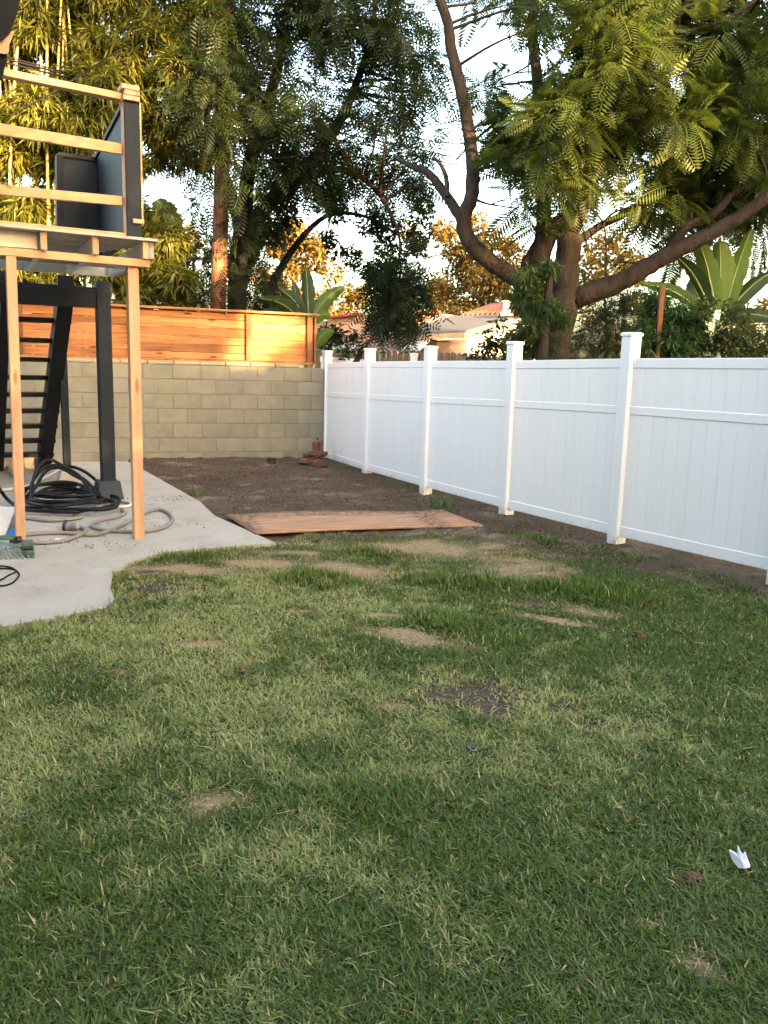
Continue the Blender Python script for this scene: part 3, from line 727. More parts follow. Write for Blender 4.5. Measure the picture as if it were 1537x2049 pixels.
# railing (raw lumber)
zpl = dz+.011
def lvl(px, py): return float(EP(px, py)[2])
sp = float(np.dot(EP(250, 330)-P2, bd))
MB().bar(on_edge(s_l, zpl+.018, .01), on_edge(sp+.035, zpl+.018, .01), 0.085, 0.036, side=bn).build('bottom_plate', 'new_lumber', bal, bevel=.003)
zt = lvl(255, 196)
MB().bar(on_edge(sp, zpl+.036, .02), on_edge(sp, zt-.005, .02), 0.038, 0.085, side=bd).build('baluster_post', 'new_post', bal, bevel=.003)
for (pl, pr, hh) in (((0, 137), (255, 197), .05), ((0, 253), (245, 298), .082), ((0, 381), (245, 402), .072)):
    z0, z1 = lvl(*pl)-0.01, lvl(*pr); sl0 = float(np.dot(EP(*pl)-P2, bd)); sr0 = float(np.dot(EP(*pr)-P2, bd))
    k = (z1-z0)/(sr0-sl0)
    z0e = z1+k*(s_l-sr0)*0.6 
    dep = 0.09 if hh == .05 else .038
    MB().bar(on_edge(s_l, z0e, -.02+.005), on_edge(sr0+.02 if hh == .05 else sr0, z1, -.02+.005), dep, hh, side=bn).build('rail', 'new_lumber', bal, bevel=.003)
# solid side and back guard, painted navy
sg = float(np.dot(EP(272, 330)-P2, bd)); zg = lvl(275, 203); zg0 = lvl(275, 480)-.08
zbk = 3.50
gd = 1.55
side_poly = [on_edge(sg, zpl+.01, .03), on_edge(sg, zpl+.01, 0, gd), on_edge(sg, zbk, 0, gd), on_edge(sg, zg-.06, .03)]
MB().prism(side_poly, -bd*.09).build('side_guard', 'navy_paint', bal)
MB().bar(on_edge(sg-.045, zpl-.02, .045), on_edge(sg-.045, zg-.04, .045), .115, .09, side=bd).build('guard_post', 'navy_paint', bal, bevel=.004)
capd = on_edge(sg-.045, zbk+.02, 0, gd+.05)
MB().bar(on_edge(sg-.045, zg-.045, .03), capd, .13, .04, side=bd).build('guard_cap', 'black_paint', bal, bevel=.003)
for k, (w_, o_) in enumerate(((.13, 0), (.12, .006), (.14, -.006))):
    zz = zg-.035+.04*k; MB().bar(on_edge(sg-.05+o_-w_/2, zz+.02, .05), on_edge(sg-.05+o_+w_/2, zz+.02, .05), .14, .036, side=bn).build('cap_block', 'new_post', bal, bevel=.003)
MB().bar(on_edge(sg+.022, zpl+.10, .045), on_edge(sg+.022, zg-.03, .045), .014, .10, side=bd).build('trim_strip', 'new_lumber', bal, bevel=.002)
MB().bar(on_edge(sg-.06, zpl+.13, .10), on_edge(sg+.03, zpl+.13, .10), .03, .035, side=bn).build('trim_block', 'new_lumber', bal, bevel=.002)
bgl = float(sg-.44)
MB().prism([on_edge(sg-.05, zpl+.01, 0, gd+.004), on_edge(bgl, zpl+.01, 0, gd+.004), on_edge(bgl+.02, zbk-.02, 0, gd+.004), on_edge(sg-.05, zbk-.02, 0, gd+.004)], back*.09).build('back_guard', 'navy_paint', bal)
MB().bar(on_edge(bgl-.02, zpl+.01, 0, gd+.04), on_edge(bgl+.01, zbk+.0, 0, gd+.04), .06, .12, side=bd).build('guard_post', 'black_paint', bal, bevel=.003)
MB().bar(on_edge(bgl, zbk, 0, gd+.045), on_edge(sg-.1, zbk, 0, gd+.045), .12, .04).build('guard_cap', 'black_paint', bal, bevel=.003)
# big navy post on its pier
BP = G(217, 1003, .016)
MB().bar(BP+Z*.17, np.array([BP[0], BP[1], jz0-.02]), .135, .135, side=bd).build('main_post', 'navy_paint', bal, bevel=.006)
MB().bar(BP+Z*.19+bd*.07, np.array([BP[0], BP[1], jz0-.02])+bd*.07, .02, .10, side=bd).build('post_batten', 'navy_paint', bal, bevel=.003)
pf = []; 
for hw, zz in ((.15, .0), (.115, .24)):
    pf += [BP*np.array([1, 1, 0])+bd*sx*hw+np.array([-bd[1], bd[0], 0])*sy*hw+Z*(zz+.016) for sx, sy in ((-1, -1), (1, -1), (1, 1), (-1, 1))]
MB().quad_box(pf).build('pier', 'pier_paint', bal, bevel=.01)
MB().bar(np.array([BP[0], BP[1], 2.22]), np.array([BP[0], BP[1], 2.22])-bd*3.2+back*.05, .09, .19, side=back).build('cross_beam', 'black_paint', bal, bevel=.004)
MB().bar(np.array([BP[0], BP[1], 2.33])+back*.02, np.array([BP[0], BP[1], 2.33])-bd*3.2+back*.02, .06, .02, side=back).build('ledger', 'navy_paint', bal, bevel=.003)

# ------------------------------------------------------------------ staircase under the balcony, climbing towards it
foot = G(100, 936, 0.016); topp = A(147, 556, 9.15)
st = empty('staircase', foot, 'black open tread staircase climbing under the balcony to its deck', 'staircase')
NS = 11; zs = jz0-.02
run = topp-foot; run[2] = 0
def SP(t, off, z=None):
    p = foot+run*t-bd*off; p = np.array([p[0], p[1], (zs*t if z is None else z)]); return p
SWID = 1.55
offs = [0.0, 0.62, SWID]
for o_ in offs:
    a, b = SP(-.03, o_), SP(1.0, o_)
    hgt = .25
    poly = [a+np.array([0, 0, -.0]), SP(.06, o_, .0), b-Z*.12, b+Z*.16, SP(-.03, o_, .22), SP(-.03, o_, 0.016)]
    poly = [SP(-.06, o_, .016), SP(.05, o_, .016), SP(1.0, o_, zs-.20), SP(1.0, o_, zs+.05), SP(-.06, o_, .17)]
    MB().prism(poly, -bd*(.16 if o_ == 0 else .10)).build('stringer', 'black_paint', st)
for k in range(1, NS):
    t = k/NS; z = zs*t+.03
    a = SP(t, -0.02, z); b = SP(t, SWID+.02, z)
    MB().bar(a, b, .23, .055, side=run).build('tread', 'black_paint', st, bevel=.004)
RP = G(136, 972, .016)
MB().bar(np.array([RP[0], RP[1], .19]), np.array([RP[0], RP[1], 1.62]), .085, .085, side=bd).build('post', 'navy_paint', st, bevel=.004)
pf = []
for hw, zz in ((.14, 0), (.085, .19)):
    pf += [RP*np.array([1, 1, 0])+bd*sx*hw+np.array([-bd[1], bd[0], 0])*sy*hw+Z*(zz+.016) for sx, sy in ((-1, -1), (1, -1), (1, 1), (-1, 1))]
MB().quad_box(pf).build('pier', 'pier_concrete', st, bevel=.008)
# concrete first step with its riser
cs = SP(-.10, SWID/2, 0.016)
MB().bar(SP(-.03, .12, .10), SP(-.03, SWID+.2, .10), .34, .17, side=run).build('bottom_step', 'pier_concrete', st, bevel=.008)

# ------------------------------------------------------------------ eave of the house on the left
he = empty('house', (-6.5, 5.2, 0), 'dark eave of the house reaching in above the balcony', 'house')
Yh = 5.9
def polyA(pts, Y): return [A(x, y, Y) for x, y in pts]
bk_ = np.array([-.34, .55, .25])
MB().prism(polyA([(-200, -160), (52, -160), (40, -5), (34, 30), (22, 60), (6, 80), (-60, 84), (-200, 84)], Yh), bk_).build('eave', 'black_paint', he)
MB().prism(polyA([(4, 82), (24, 62), (26, 72), (19, 88), (18, 104), (10, 108), (-40, 100), (-40, 84)], Yh+.02), bk_*.6).build('rafter_tail', 'new_post', he)
MB().prism(polyA([(-60, 100), (15, 109), (11, 131), (4, 160), (-60, 160)], Yh+.05), bk_*.5).build('bracket', 'black_paint', he)
h0 = np.array([-5.2, 6.0, 0]); h1 = h0+fdir*15; hb_ = np.array([-.89, -.45, 0])*9  # unseen rest of the house, extended to block bright sky from the fence
MB().prism([h0, h1, h1+hb_, h0+hb_], (0, 0, 5.9)).build('wall', 'stucco_house', he)
MB().prism([h0-fdir*.4-hb_*.05+Z*5.901, h1-hb_*.05+Z*5.901, h1+hb_*.5+Z*7.6, h0-fdir*.4+hb_*.5+Z*7.6], (0, 0, .12)).build('roof', 'roof_dark', he)
MB().prism([h0-fdir*.4+hb_*1.05+Z*5.901, h1+hb_*1.05+Z*5.901, h1+hb_*.505+Z*7.6, h0-fdir*.4+hb_*.505+Z*7.6], (0, 0, .12)).build('roof', 'roof_dark', he)

# ------------------------------------------------------------------ utility pole and cables
pb = A(436, 640, 16.0); pt = A(458, -150, 16.0)
up = empty('utility_pole', (pb[0], pb[1], 0), 'tall brown wooden utility pole behind the cedar fence', 'utility pole')
ax_ = (pt-pb)/np.linalg.norm(pt-pb); p0 = pb-ax_*(pb[2]/ax_[2])
n = 14; pts = [p0+(pt-p0)*k/n+np.array([random.gauss(0, .004), random.gauss(0, .004), 0]) for k in range(n+1)]
MB().tube(pts, [0.152-.022*k/n for k in range(n+1)], 16).build('shaft', 'pole_wood', up, smooth=True)
MB().bar(pt-np.array([1.2, .3, .25]), pt+np.array([1.2, .3, -.25]), .10, .12).build('crossarm', 'pole_wood', up, bevel=.005)
MB().bar(A(345, 205, 15.8), A(368, 209, 15.8), .12, .16).build('junction_box', 'vent_metal', up, bevel=.006)
def cable(pts, rad, label, group=None):
    mb = MB(); mb.tube(curve(pts, 10), rad, 6); o = mb.build('power_cable', 'wire_black', None, smooth=True, loc=tuple(pts[0]), recalc=False)
    tag(o, label, 'cable', group)
for k, dy in enumerate((0, 9, -6)):
    cable([A(-90, 92+dy, 13.5), A(90, 138+dy*.7, 14.4), A(200, 165+dy*.5, 15), A(315, 190+dy*.3, 15.8)], .016 if k < 2 else .011, ('black overhead cable sagging from the house eave to the pole', 'second black cable slung beside the first towards the pole', 'thin black cable slung over the others towards the pole')[k], 'cables from the eave to the pole')
cable([A(20, 232, 12.5), A(120, 177, 13.4), A(215, 115, 14.3), A(330, 40, 15.6)], .010, 'thin cable rising across the bamboo to the pole')
for k, (ya, yb, yc) in enumerate(((300, 348, 412), (314, 362, 428), (276, 279, 282))):
    cable([A(450, ya-80, 16), A(880, ya+8, 22), A(1010, yb-2, 24), A(1310, yc, 29), A(1700, yc+70, 36)], .016, ('upper of two black cables crossing the sky behind the big tree', 'lower of two black cables crossing the sky behind the big tree', 'faint level cable across the sky between the two trees')[k], 'cables behind the big tree')
cable([A(1240, 525, 14), A(1385, 531, 14), A(1500, 536, 14), A(1700, 540, 14)], .009, 'thin cable passing in front of the banana leaves')

# ------------------------------------------------------------------ vegetation makers
def frond_template(np_=11):
    """feathery leaf: arched midrib with two rows of narrow leaflets, length 1 along +X"""
    V, F = [], []
    def rib(t): return np.array([t-.08*t*t, 0, -.34*t**1.9])
    for j in range(4):
        t0, t1 = j/4, (j+1)/4; a, b = rib(t0), rib(t1); w_ = .010
        k = len(V); V += [a+[0, -w_, 0], a+[0, w_, 0], b+[0, w_, 0], b+[0, -w_, 0]]; F.append([k, k+1, k+2, k+3])
    for i in range(np_):
        t = .16+.84*i/(np_-1); c = rib(t); ln = .30*math.sin(math.pi*(.12+.80*t))**.8+.04
        for s_ in (-1, 1):
            d = np.array([.42, s_*.86, -.30]); d /= np.linalg.norm(d); q = np.array([.9, -s_*.42, 0]); wd = .030
            k = len(V); V += [c, c+d*ln*.5+q*wd, c+d*ln, c+d*ln*.5-q*wd]; F.append([k, k+1, k+2, k+3])
    return np.array(V), np.array(F)
FR_V, FR_F = frond_template(11)
FR2_V, FR2_F = frond_template(8)
LF_V = np.array([[0, 0, 0], [.45, .24, .05], [1, 0, -.08], [.45, -.24, .05]]); LF_F = np.array([[0, 1, 2, 3]])                 # broad leaf
BB_V = np.array([[0, 0, 0], [.35, .065, 0], [1, 0, -.16], [.35, -.065, 0]]); BB_F = LF_F                                          # bamboo leaf

def sphere_pts(n, shell=0.5):
    d = rng.normal(0, 1, (n, 3)); d /= np.linalg.norm(d, axis=1, keepdims=True)
    r = (shell+(1-shell)*rng.random(n))**(1.0); inner = rng.random(n) < 0.3; r = np.where(inner, rng.random(n)**.5, r)
    return d, r
def crown_mesh(name, clumps, kind, base, var, dens, size, mat='leaf', down=0.25, flat=0.85):
    """clumps: (x,y,z,R); leaves spread through every clump"""
    Vs, Fs, Cs, off = [], [], [], 0
    tv, tf = {'frond': (FR_V, FR_F), 'frond2': (FR2_V, FR2_F), 'leaf': (LF_V, LF_F), 'bamboo': (BB_V, BB_F)}[kind]
    for (cx, cy, cz, rr) in clumps:
        n = max(6, int(dens*rr**2)); d, r = sphere_pts(n)
        pos = np.array([cx, cy, cz])+d*r[:, None]*rr*np.array([1, 1, flat])
        o = d*np.array([1, 1, .6])+rng.normal(0, .45, (n, 3)); o[:, 2] -= down
        if kind == 'bamboo':                        # fans of narrow leaves hanging from each twig end
            k = 6; pos = np.repeat(pos, k, 0)+rng.normal(0, .02, (n*k, 3)); o = np.repeat(o, k, 0)*.55+rng.normal(0, .55, (n*k, 3)); o[:, 2] -= .45; n = n*k
        sc = size*rng.uniform(.6, 1.25, n)
        tone = rng.random()
        b = np.array(base); col = b[None]*(1+var*rng.normal(0, 1, (n, 1)))*(0.85+.3*tone); mixk = np.clip(rng.normal(.25, .35, (n, 1)), 0, 1)
        col = np.clip(col, .01, .6)*(1-mixk)+np.array([b[0]*1.4, b[1]*1.2, b[2]*.95])*mixk
        V, F, c = scatter(tv, tf, pos, basis(o, rng.normal(0, .5, n)), sc, col)
        Vs.append(V); Fs.append(F+off); Cs.append(c); off += len(V)
    return fast_mesh(name, np.concatenate(Vs), np.concatenate(Fs), np.concatenate(Cs), mat)
def crown(parent, name, *a, **k):
    me = crown_mesh(name, *a, **k); o0 = parent_origin(parent)
    co = np.empty(len(me.vertices)*3, np.float32); me.vertices.foreach_get('co', co); co = co.reshape(-1, 3)-o0.astype(np.float32)
    me.vertices.foreach_set('co', co.ravel()); me.update()
    return link(name, me, None, parent)
def limb(parent, pts, mat='bark', name='limb', seg=9):
    """pts: (px,py,depth,radius)"""
    P = [np.append(A(x, y, Y), r_) for x, y, Y, r_ in pts]; cv = curve(P, 6)
    q = [c[:3]+np.array([random.gauss(0, .10), random.gauss(0, .10), random.gauss(0, .06)])*max(c[3], .02)*.45 for c in cv]
    MB().tube(q, [max(.006, c[3]*random.uniform(.975, 1.025)) for c in cv], seg).build(name, mat, parent, smooth=True, recalc=False)
    return cv
def limbs3(parent, P, mat='bark', name='limb', seg=7):
    cv = curve(P, 5); MB().tube([c[:3] for c in cv], [max(.005, c[3]) for c in cv], seg).build(name, mat, parent, smooth=True, recalc=False); return cv
def pxclumps(L, Y, spread, sub=3, k=0.62):
    """(px,py,rpx) -> several clumps in depth"""
    out = []
    for (x, y, rp) in L:
        for j in range(sub):
            YY = Y+random.uniform(-spread, spread); rr = rp*YY/FPX
            q = A(x+random.gauss(0, rp*.42), y+random.gauss(0, rp*.42), YY); out.append((q[0], q[1], q[2], rr*k*random.uniform(.75, 1.15)))
    return out
def twigs(parent, clumps, cvs, prob=1.0, mat='bark', r0=.022, name='twig'):
    """thin branches from the nearest limb to every clump, joined in one part"""
    pts = np.concatenate([np.array([c[:3] for c in cv]) for cv in cvs]); mb = MB()
    for (x, y, z, rr) in clumps:
        if random.random() > prob: continue
        c = np.array([x, y, z]); i = np.argmin(np.sum((pts-c)**2, 1)); a = pts[i]; L = np.linalg.norm(c-a)
        if L < .15 or L > 3.2: continue
        mid = (a+c)/2+np.array([random.gauss(0, .1), random.gauss(0, .1), .05*L])
        mb.tube(curve([a, mid, c], 4), list(np.linspace(r0, .006, 9)), 5, False)
    if mb.v: tag(mb.build(name, mat, parent, smooth=True, recalc=False), kind='stuff')

# ---- the big feathery tree behind the white fence
def c6(x, y): return (780+x/2.03, y/2.03)
def L6(pts, Y0, Y1, r0, r1):
    n = len(pts); return [(*c6(x, y), Y0+(Y1-Y0)*i/(n-1), r0+(r1-r0)*i/(n-1)) for i, (x, y) in enumerate(pts)]
tb = A(1100, 780, 11.0)
jac = empty('feathery_tree', (tb[0], tb[1], 0), 'big multi stemmed tree with fern like leaves behind the white fence', 'tree')
cvs = []
cvs.append(limb(jac, [(1098, 960, 11.0, .27), (1102, 760, 11.0, .235), (1108, 690, 11.0, .21), (1128, 610, 11.0, .185), (1134, 540, 11.0, .165), (1140, 470, 11.0, .15)], name='trunk', seg=12))
cvs.append(limb(jac, L6([(725, 950), (745, 890), (790, 770), (830, 680), (880, 610), (930, 530), (960, 420), (990, 250), (1000, 80), (1010, -120)], 11.0, 11.4, .15, .045)))
cvs.append(limb(jac, [(1060, 640, 11.1, .13), (1072, 560, 11.1, .125)] + L6([(640, 960), (720, 880), (770, 760), (805, 690), (850, 600), (870, 480)], 11.1, 10.7, .12, .04)))
cvs.append(limb(jac, [(1085, 640, 11.2, .15), (1060, 545, 11.2, .14)] + L6([(590, 1040), (622, 960), (625, 830), (612, 600), (600, 330), (578, 130), (592, -60)], 11.2, 11.6, .12, .05)))
cvs.append(limb(jac, [(1075, 640, 11.1, .15), (1050, 568, 11.0, .135)] + L6([(490, 1115), (400, 1055), (330, 985), (300, 900), (335, 780), (332, 600), (296, 390), (255, 220), (232, 80), (196, -20), (150, -160)], 11.0, 10.6, .115, .05)))
cvs.append(limb(jac, L6([(302, 905), (232, 800), (160, 705), (90, 675), (20, 640)], 11.0, 12.2, .075, .03)))
cvs.append(limb(jac, L6([(236, 800), (228, 720), (205, 665), (175, 640)], 11.0, 11.2, .035, .02)))
cvs.append(limb(jac, [(1104, 680, 11.1, .05), (1122, 632, 11.02, .115), (1150, 603, 10.97, .125)] + L6([(800, 1195), (920, 1155), (1060, 1075), (1170, 1015), (1290, 955), (1430, 875), (1560, 780), (1750, 640)], 10.9, 10.0, .13, .06)))
cvs.append(limb(jac, L6([(1130, 1025), (1200, 925), (1300, 880), (1400, 780), (1475, 715), (1560, 600)], 10.7, 10.5, .075, .03)))
cvs.append(limb(jac, L6([(745, 990), (800, 955), (860, 915), (980, 855), (1080, 785), (1190, 725), (1350, 715), (1540, 690)], 11.0, 11.8, .06, .025)))
cvs.append(limb(jac, L6([(900, 600), (1000, 480), (1050, 240), (1130, 110), (1180, 50), (1260, -60)], 11.2, 11.0, .06, .035)))
cvs.append(limb(jac, L6([(960, 560), (1080, 420), (1112, 310), (1132, 130), (1140, -30)], 11.3, 11.6, .055, .04)))
cvs.append(limb(jac, L6([(1000, 520), (1180, 430), (1270, 385), (1400, 300), (1540, 225), (1700, 160)], 11.2, 10.6, .055, .03)))
cvs.append(limb(jac, L6([(1150, 130), (1250, 120), (1400, 60), (1540, -40)], 11.0, 10.8, .035, .02)))
cvs.append(limb(jac, L6([(810, 840), (850, 880), (872, 930), (880, 1040), (876, 1140)], 10.9, 10.9, .014, .010), name='vine', seg=6))
lit = pxclumps([(1150, 150, 75), (1120, 235, 80), (1175, 300, 70), (1200, 210, 80), (1100, 330, 60), (1230, 100, 75), (1270, 180, 70), (1240, 260, 60), (1180, 60, 70), (1080, 30, 50), (1250, 20, 70), (1330, 240, 60)], 10.3, .45, 3)
dark = pxclumps([(1010, 230, 55), (1000, 180, 40), (1030, 320, 50), (1050, 400, 38), (1020, 270, 50), (1070, 450, 18), (1330, 330, 70), (1420, 330, 85), (1500, 280, 90), (1460, 400, 75), (1350, 410, 55), (1530, 380, 80), (1400, 220, 70), (1480, 170, 80), (1310, 130, 60),
      (1420, 80, 70), (1510, 60, 80), (1380, 470, 40), (1500, 470, 40), (1300, 380, 45), (1530, 150, 70), (1090, -40, 70), (1250, -50, 90), (1430, -30, 90), (1600, 100, 120), (1620, 320, 120), (1150, 380, 40), (1330, 20, 70), (960, -30, 35), (1020, 20, 30)], 11.3, .9, 3)
crown(jac, 'crown', lit+dark, 'frond', (0.040, 0.062, 0.012), .26, 560, .44)
twigs(jac, lit+dark, cvs)

# ---- tree behind the cedar fence, leaning over the pole
t2 = empty('spreading_tree', (*A(480, 640, 16.6)[:2], 0), 'dark spreading tree behind the utility pole and cedar fence', 'tree')
c2 = []
c2.append(limb(t2, [(470, 820, 16.8, .24), (474, 640, 16.8, .20), (478, 520, 16.8, .18), (488, 430, 16.8, .17)], name='trunk', seg=12))
c2.append(limb(t2, [(486, 470, 16.8, .15), (540, 405, 16.6, .15), (600, 355, 16.4, .14), (650, 290, 16.2, .11), (700, 200, 16, .08), (740, 80, 16, .05), (760, -60, 16, .04)]))
c2.append(limb(t2, [(484, 490, 16.8, .15), (500, 330, 16.6, .14), (540, 200, 16.4, .11), (570, 60, 16.2, .07), (580, -80, 16, .05)]))
c2.append(limb(t2, [(480, 440, 16.8, .15), (440, 330, 16.3, .11), (410, 220, 15.6, .07), (390, 120, 15.2, .04)]))
c2.append(limb(t2, [(600, 355, 16.4, .09), (690, 340, 16, .06), (760, 390, 15.6, .04), (800, 480, 15.3, .025), (790, 560, 15.1, .02)]))
cl = pxclumps([(430, 60, 80), (500, 90, 80), (580, 60, 90), (670, 60, 90), (760, 70, 80), (830, 90, 45), (480, 190, 75), (560, 180, 85), (650, 180, 85), (740, 190, 85), (820, 190, 60), (850, 140, 30), (540, 280, 70), (630, 290, 80), (720, 290, 80),
      (800, 280, 70), (850, 250, 30), (600, 350, 45), (700, 360, 60), (780, 370, 60), (840, 330, 28), (500, 300, 50), (530, 370, 40), (640, -40, 120), (480, -40, 110), (800, -40, 80)], 16.0, 1.0, 3)
cl_l = pxclumps([(370, 140, 40), (395, 200, 45), (420, 130, 50), (440, 230, 50), (470, 150, 45), (360, 180, 25), (430, 290, 35), (480, 330, 40), (420, 30, 50), (540, 250, 40), (520, 330, 30), (740, 240, 45), (610, 240, 40)], 14.6, .4, 3)
cl_h = pxclumps([(790, 560, 38), (780, 600, 40), (800, 630, 28), (830, 590, 25), (760, 550, 30), (800, 520, 35), (775, 630, 28), (805, 645, 22), (760, 600, 28), (815, 560, 34), (785, 580, 36)], 15.0, .3, 4, .75)
crown(t2, 'crown', cl+cl_l+cl_h, 'frond2', (0.017, 0.029, 0.007), .26, 270, .50)
twigs(t2, cl+cl_l+cl_h, c2, .9, r0=.03)
cs_ = pxclumps([(690, 430, 35), (760, 450, 50), (830, 450, 40), (700, 500, 30), (780, 510, 45), (840, 500, 25), (560, 470, 35), (520, 430, 45), (600, 440, 25), (740, 550, 28), (850, 420, 25), (560, 400, 40), (650, 390, 25), (660, 470, 22)], 17.5, .6, 3)
t3 = empty('small_leaved_tree', (*A(520, 640, 17.6)[:2], 0), 'dark small leaved tree hanging below the spreading tree crown', 'tree')
c3 = [limb(t3, [(520, 900, 17.6, .12), (530, 640, 17.6, .10), (560, 540, 17.6, .08), (640, 440, 17.5, .05), (720, 430, 17.4, .035), (800, 470, 17.3, .02)], name='trunk')]
crown(t3, 'crown', cs_, 'leaf', (0.018, 0.026, 0.009), .2, 3800, .11, mat='leaf')

# ---- bamboo thicket
bam = empty('bamboo_clump', (*A(150, 640, 15.4)[:2], 0), 'tall bamboo thicket with yellow stems catching the low sun', 'bamboo')
bc = []
for gx in range(-140, 400, 62):
    for gy in range(-60, 610, 62):
        if math.hypot(gx-345, gy-385) < 62 and gx > 290: continue
        if gx > 330 and gy > 250: continue
        bc.append((gx+random.uniform(-20, 20), gy+random.uniform(-20, 20), random.uniform(38, 62)))
bcl = pxclumps(bc, 15.6, 1.0, 2, .8)
crown(bam, 'foliage', bcl, 'bamboo', (0.085, 0.095, 0.015), .25, 750, .27, mat='leaf', down=.2)
for k in range(30):
    x = random.choice([random.uniform(-60, 40), random.uniform(-60, 330)]); Y = random.uniform(14.9, 16.4); lx = random.uniform(-30, 30)
    a, b, c_ = A(x, 700, Y), A(x+lx*.4, 330, Y), A(x+lx*1.6, -90, Y-.2); a[2] = 0
    MB().tube(curve([a, b, c_], 6), list(np.linspace(.034, .014, 13)), 7).build('culm', 'bamboo_culm', bam, smooth=True, recalc=False)
b2 = pxclumps([(310, 520, 45), (290, 480, 40), (330, 560, 40), (280, 570, 45), (250, 590, 40), (330, 480, 30), (230, 540, 40), (350, 600, 30)], 14.3, .3, 2, .8)
crown(bam, 'foliage', b2, 'bamboo', (0.085, 0.095, 0.015), .25, 900, .27, mat='leaf', down=.2)

# ---- dark undergrowth behind the cedar fence and left gaps
def bush(name, label, cat, L, Y, sp, kind, base, dens, size, var=.2, sub=3, group=None, stem=True, mat='leaf', k=.62, **kw):
    cl_ = pxclumps(L, Y, sp, sub, k); mx = sum(q[0] for q in L)/len(L); c0 = A(mx, 700, Y)
    e = empty(name, (c0[0], c0[1], 0), label, cat, group)
    crown(e, 'crown', cl_, kind, base, var, dens, size, mat=mat, **kw)
    if stem:
        zc = min(q[2] for q in cl_); cc = cl_[len(cl_)//2]
        limbs3(e, [(c0[0], c0[1], 0, .12), (c0[0]+.05, c0[1], zc*.6, .09), (cc[0], cc[1], cc[2], .04)], name='trunk')
    return e
bush('leafy_bush', 'dark leafy bush between the pole and the cedar fence', 'bush', [(380, 560, 50), (400, 490, 45), (350, 600, 40), (470, 560, 50), (520, 590, 45), (460, 480, 45), (400, 420, 40), (560, 610, 35), (500, 510, 40), (380, 340, 40), (350, 300, 35)], 17.8, .5, 'frond2', (0.015, 0.025, 0.008), 260, .5)
bush('leafy_bush', 'dark feathery bush hiding the trunk of the spreading tree', 'bush', [(500, 560, 40), (480, 500, 40), (520, 470, 35), (500, 610, 40), (545, 540, 35), (470, 440, 35), (400, 600, 35), (360, 560, 30), (570, 600, 30)], 15.9, .3, 'frond2', (0.017, 0.028, 0.009), 300, .42)
# sunlit trees far behind
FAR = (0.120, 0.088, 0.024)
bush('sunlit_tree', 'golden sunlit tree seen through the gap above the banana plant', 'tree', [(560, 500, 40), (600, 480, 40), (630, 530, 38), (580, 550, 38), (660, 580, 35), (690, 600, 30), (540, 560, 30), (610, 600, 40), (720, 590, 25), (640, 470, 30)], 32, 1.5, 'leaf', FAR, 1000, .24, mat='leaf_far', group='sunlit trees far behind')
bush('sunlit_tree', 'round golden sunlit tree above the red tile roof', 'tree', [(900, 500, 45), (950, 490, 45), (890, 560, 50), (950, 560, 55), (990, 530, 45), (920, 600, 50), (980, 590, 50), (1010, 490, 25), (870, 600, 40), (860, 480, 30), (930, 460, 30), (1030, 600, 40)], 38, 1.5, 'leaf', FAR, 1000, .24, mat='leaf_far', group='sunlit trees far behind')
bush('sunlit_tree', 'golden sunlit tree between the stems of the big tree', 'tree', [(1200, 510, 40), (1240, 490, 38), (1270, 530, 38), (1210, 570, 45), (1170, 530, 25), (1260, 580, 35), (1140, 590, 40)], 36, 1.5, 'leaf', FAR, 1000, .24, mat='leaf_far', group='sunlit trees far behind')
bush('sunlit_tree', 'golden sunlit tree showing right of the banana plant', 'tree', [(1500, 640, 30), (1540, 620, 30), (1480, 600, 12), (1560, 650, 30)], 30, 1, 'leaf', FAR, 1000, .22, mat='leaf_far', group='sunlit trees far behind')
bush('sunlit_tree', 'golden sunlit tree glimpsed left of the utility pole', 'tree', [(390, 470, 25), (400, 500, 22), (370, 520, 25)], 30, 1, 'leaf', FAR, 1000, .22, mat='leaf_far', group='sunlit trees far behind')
# shrubs along the back of the white fence
bush('conifer_shrub', 'feathery green shrub growing against the big tree trunk', 'shrub', [(1060, 560, 35), (1080, 620, 40), (1050, 670, 40), (1090, 530, 22), (1100, 660, 30), (1045, 600, 28), (1080, 700, 35)], 10.1, .25, 'bamboo', (0.050, 0.085, 0.026), 4200, .11, down=-.1)
bush('conifer_shrub', 'needle leaved green shrub beside the orange stake', 'shrub', [(1310, 620, 40), (1290, 670, 40), (1350, 660, 42), (1380, 690, 40), (1330, 700, 40), (1270, 700, 32), (1370, 640, 30), (1400, 660, 35)], 9.2, .3, 'bamboo', (0.050, 0.095, 0.028), 4200, .13, down=-.15)
bush('hedge_shrub', 'dense dark green shrub below the banana leaves', 'shrub', [(1430, 660, 45), (1480, 670, 50), (1530, 680, 50), (1450, 700, 50), (1510, 710, 50), (1420, 620, 30), (1580, 690, 50), (1470, 625, 28)], 9.0, .35, 'leaf', (0.045, 0.066, 0.020), 12000, .055)
bush('dark_shrub', 'very dark bushy shrub behind the big tree trunk', 'shrub', [(1190, 640, 40), (1230, 660, 45), (1180, 690, 40), (1240, 700, 40), (1210, 600, 35), (1250, 620, 38), (1150, 680, 40)], 13.0, .4, 'frond2', (0.030, 0.046, 0.018), 800, .30)
bush('citrus_shrub', 'dark round leaved shrub in front of the sunlit house wall', 'shrub', [(985, 690, 25), (1010, 670, 25), (960, 705, 20), (1030, 690, 25), (1000, 705, 25), (1040, 660, 20)], 12.8, .2, 'leaf', (0.030, 0.045, 0.016), 5000, .09)
bush('citrus_shrub', 'small dark round leaved shrub behind the cedar fence end', 'shrub', [(665, 680, 22), (690, 690, 20), (710, 680, 18), (725, 700, 16), (650, 665, 22), (645, 690, 18), (680, 668, 10)], 15.2, .2, 'leaf', (0.030, 0.045, 0.018), 5000, .09)

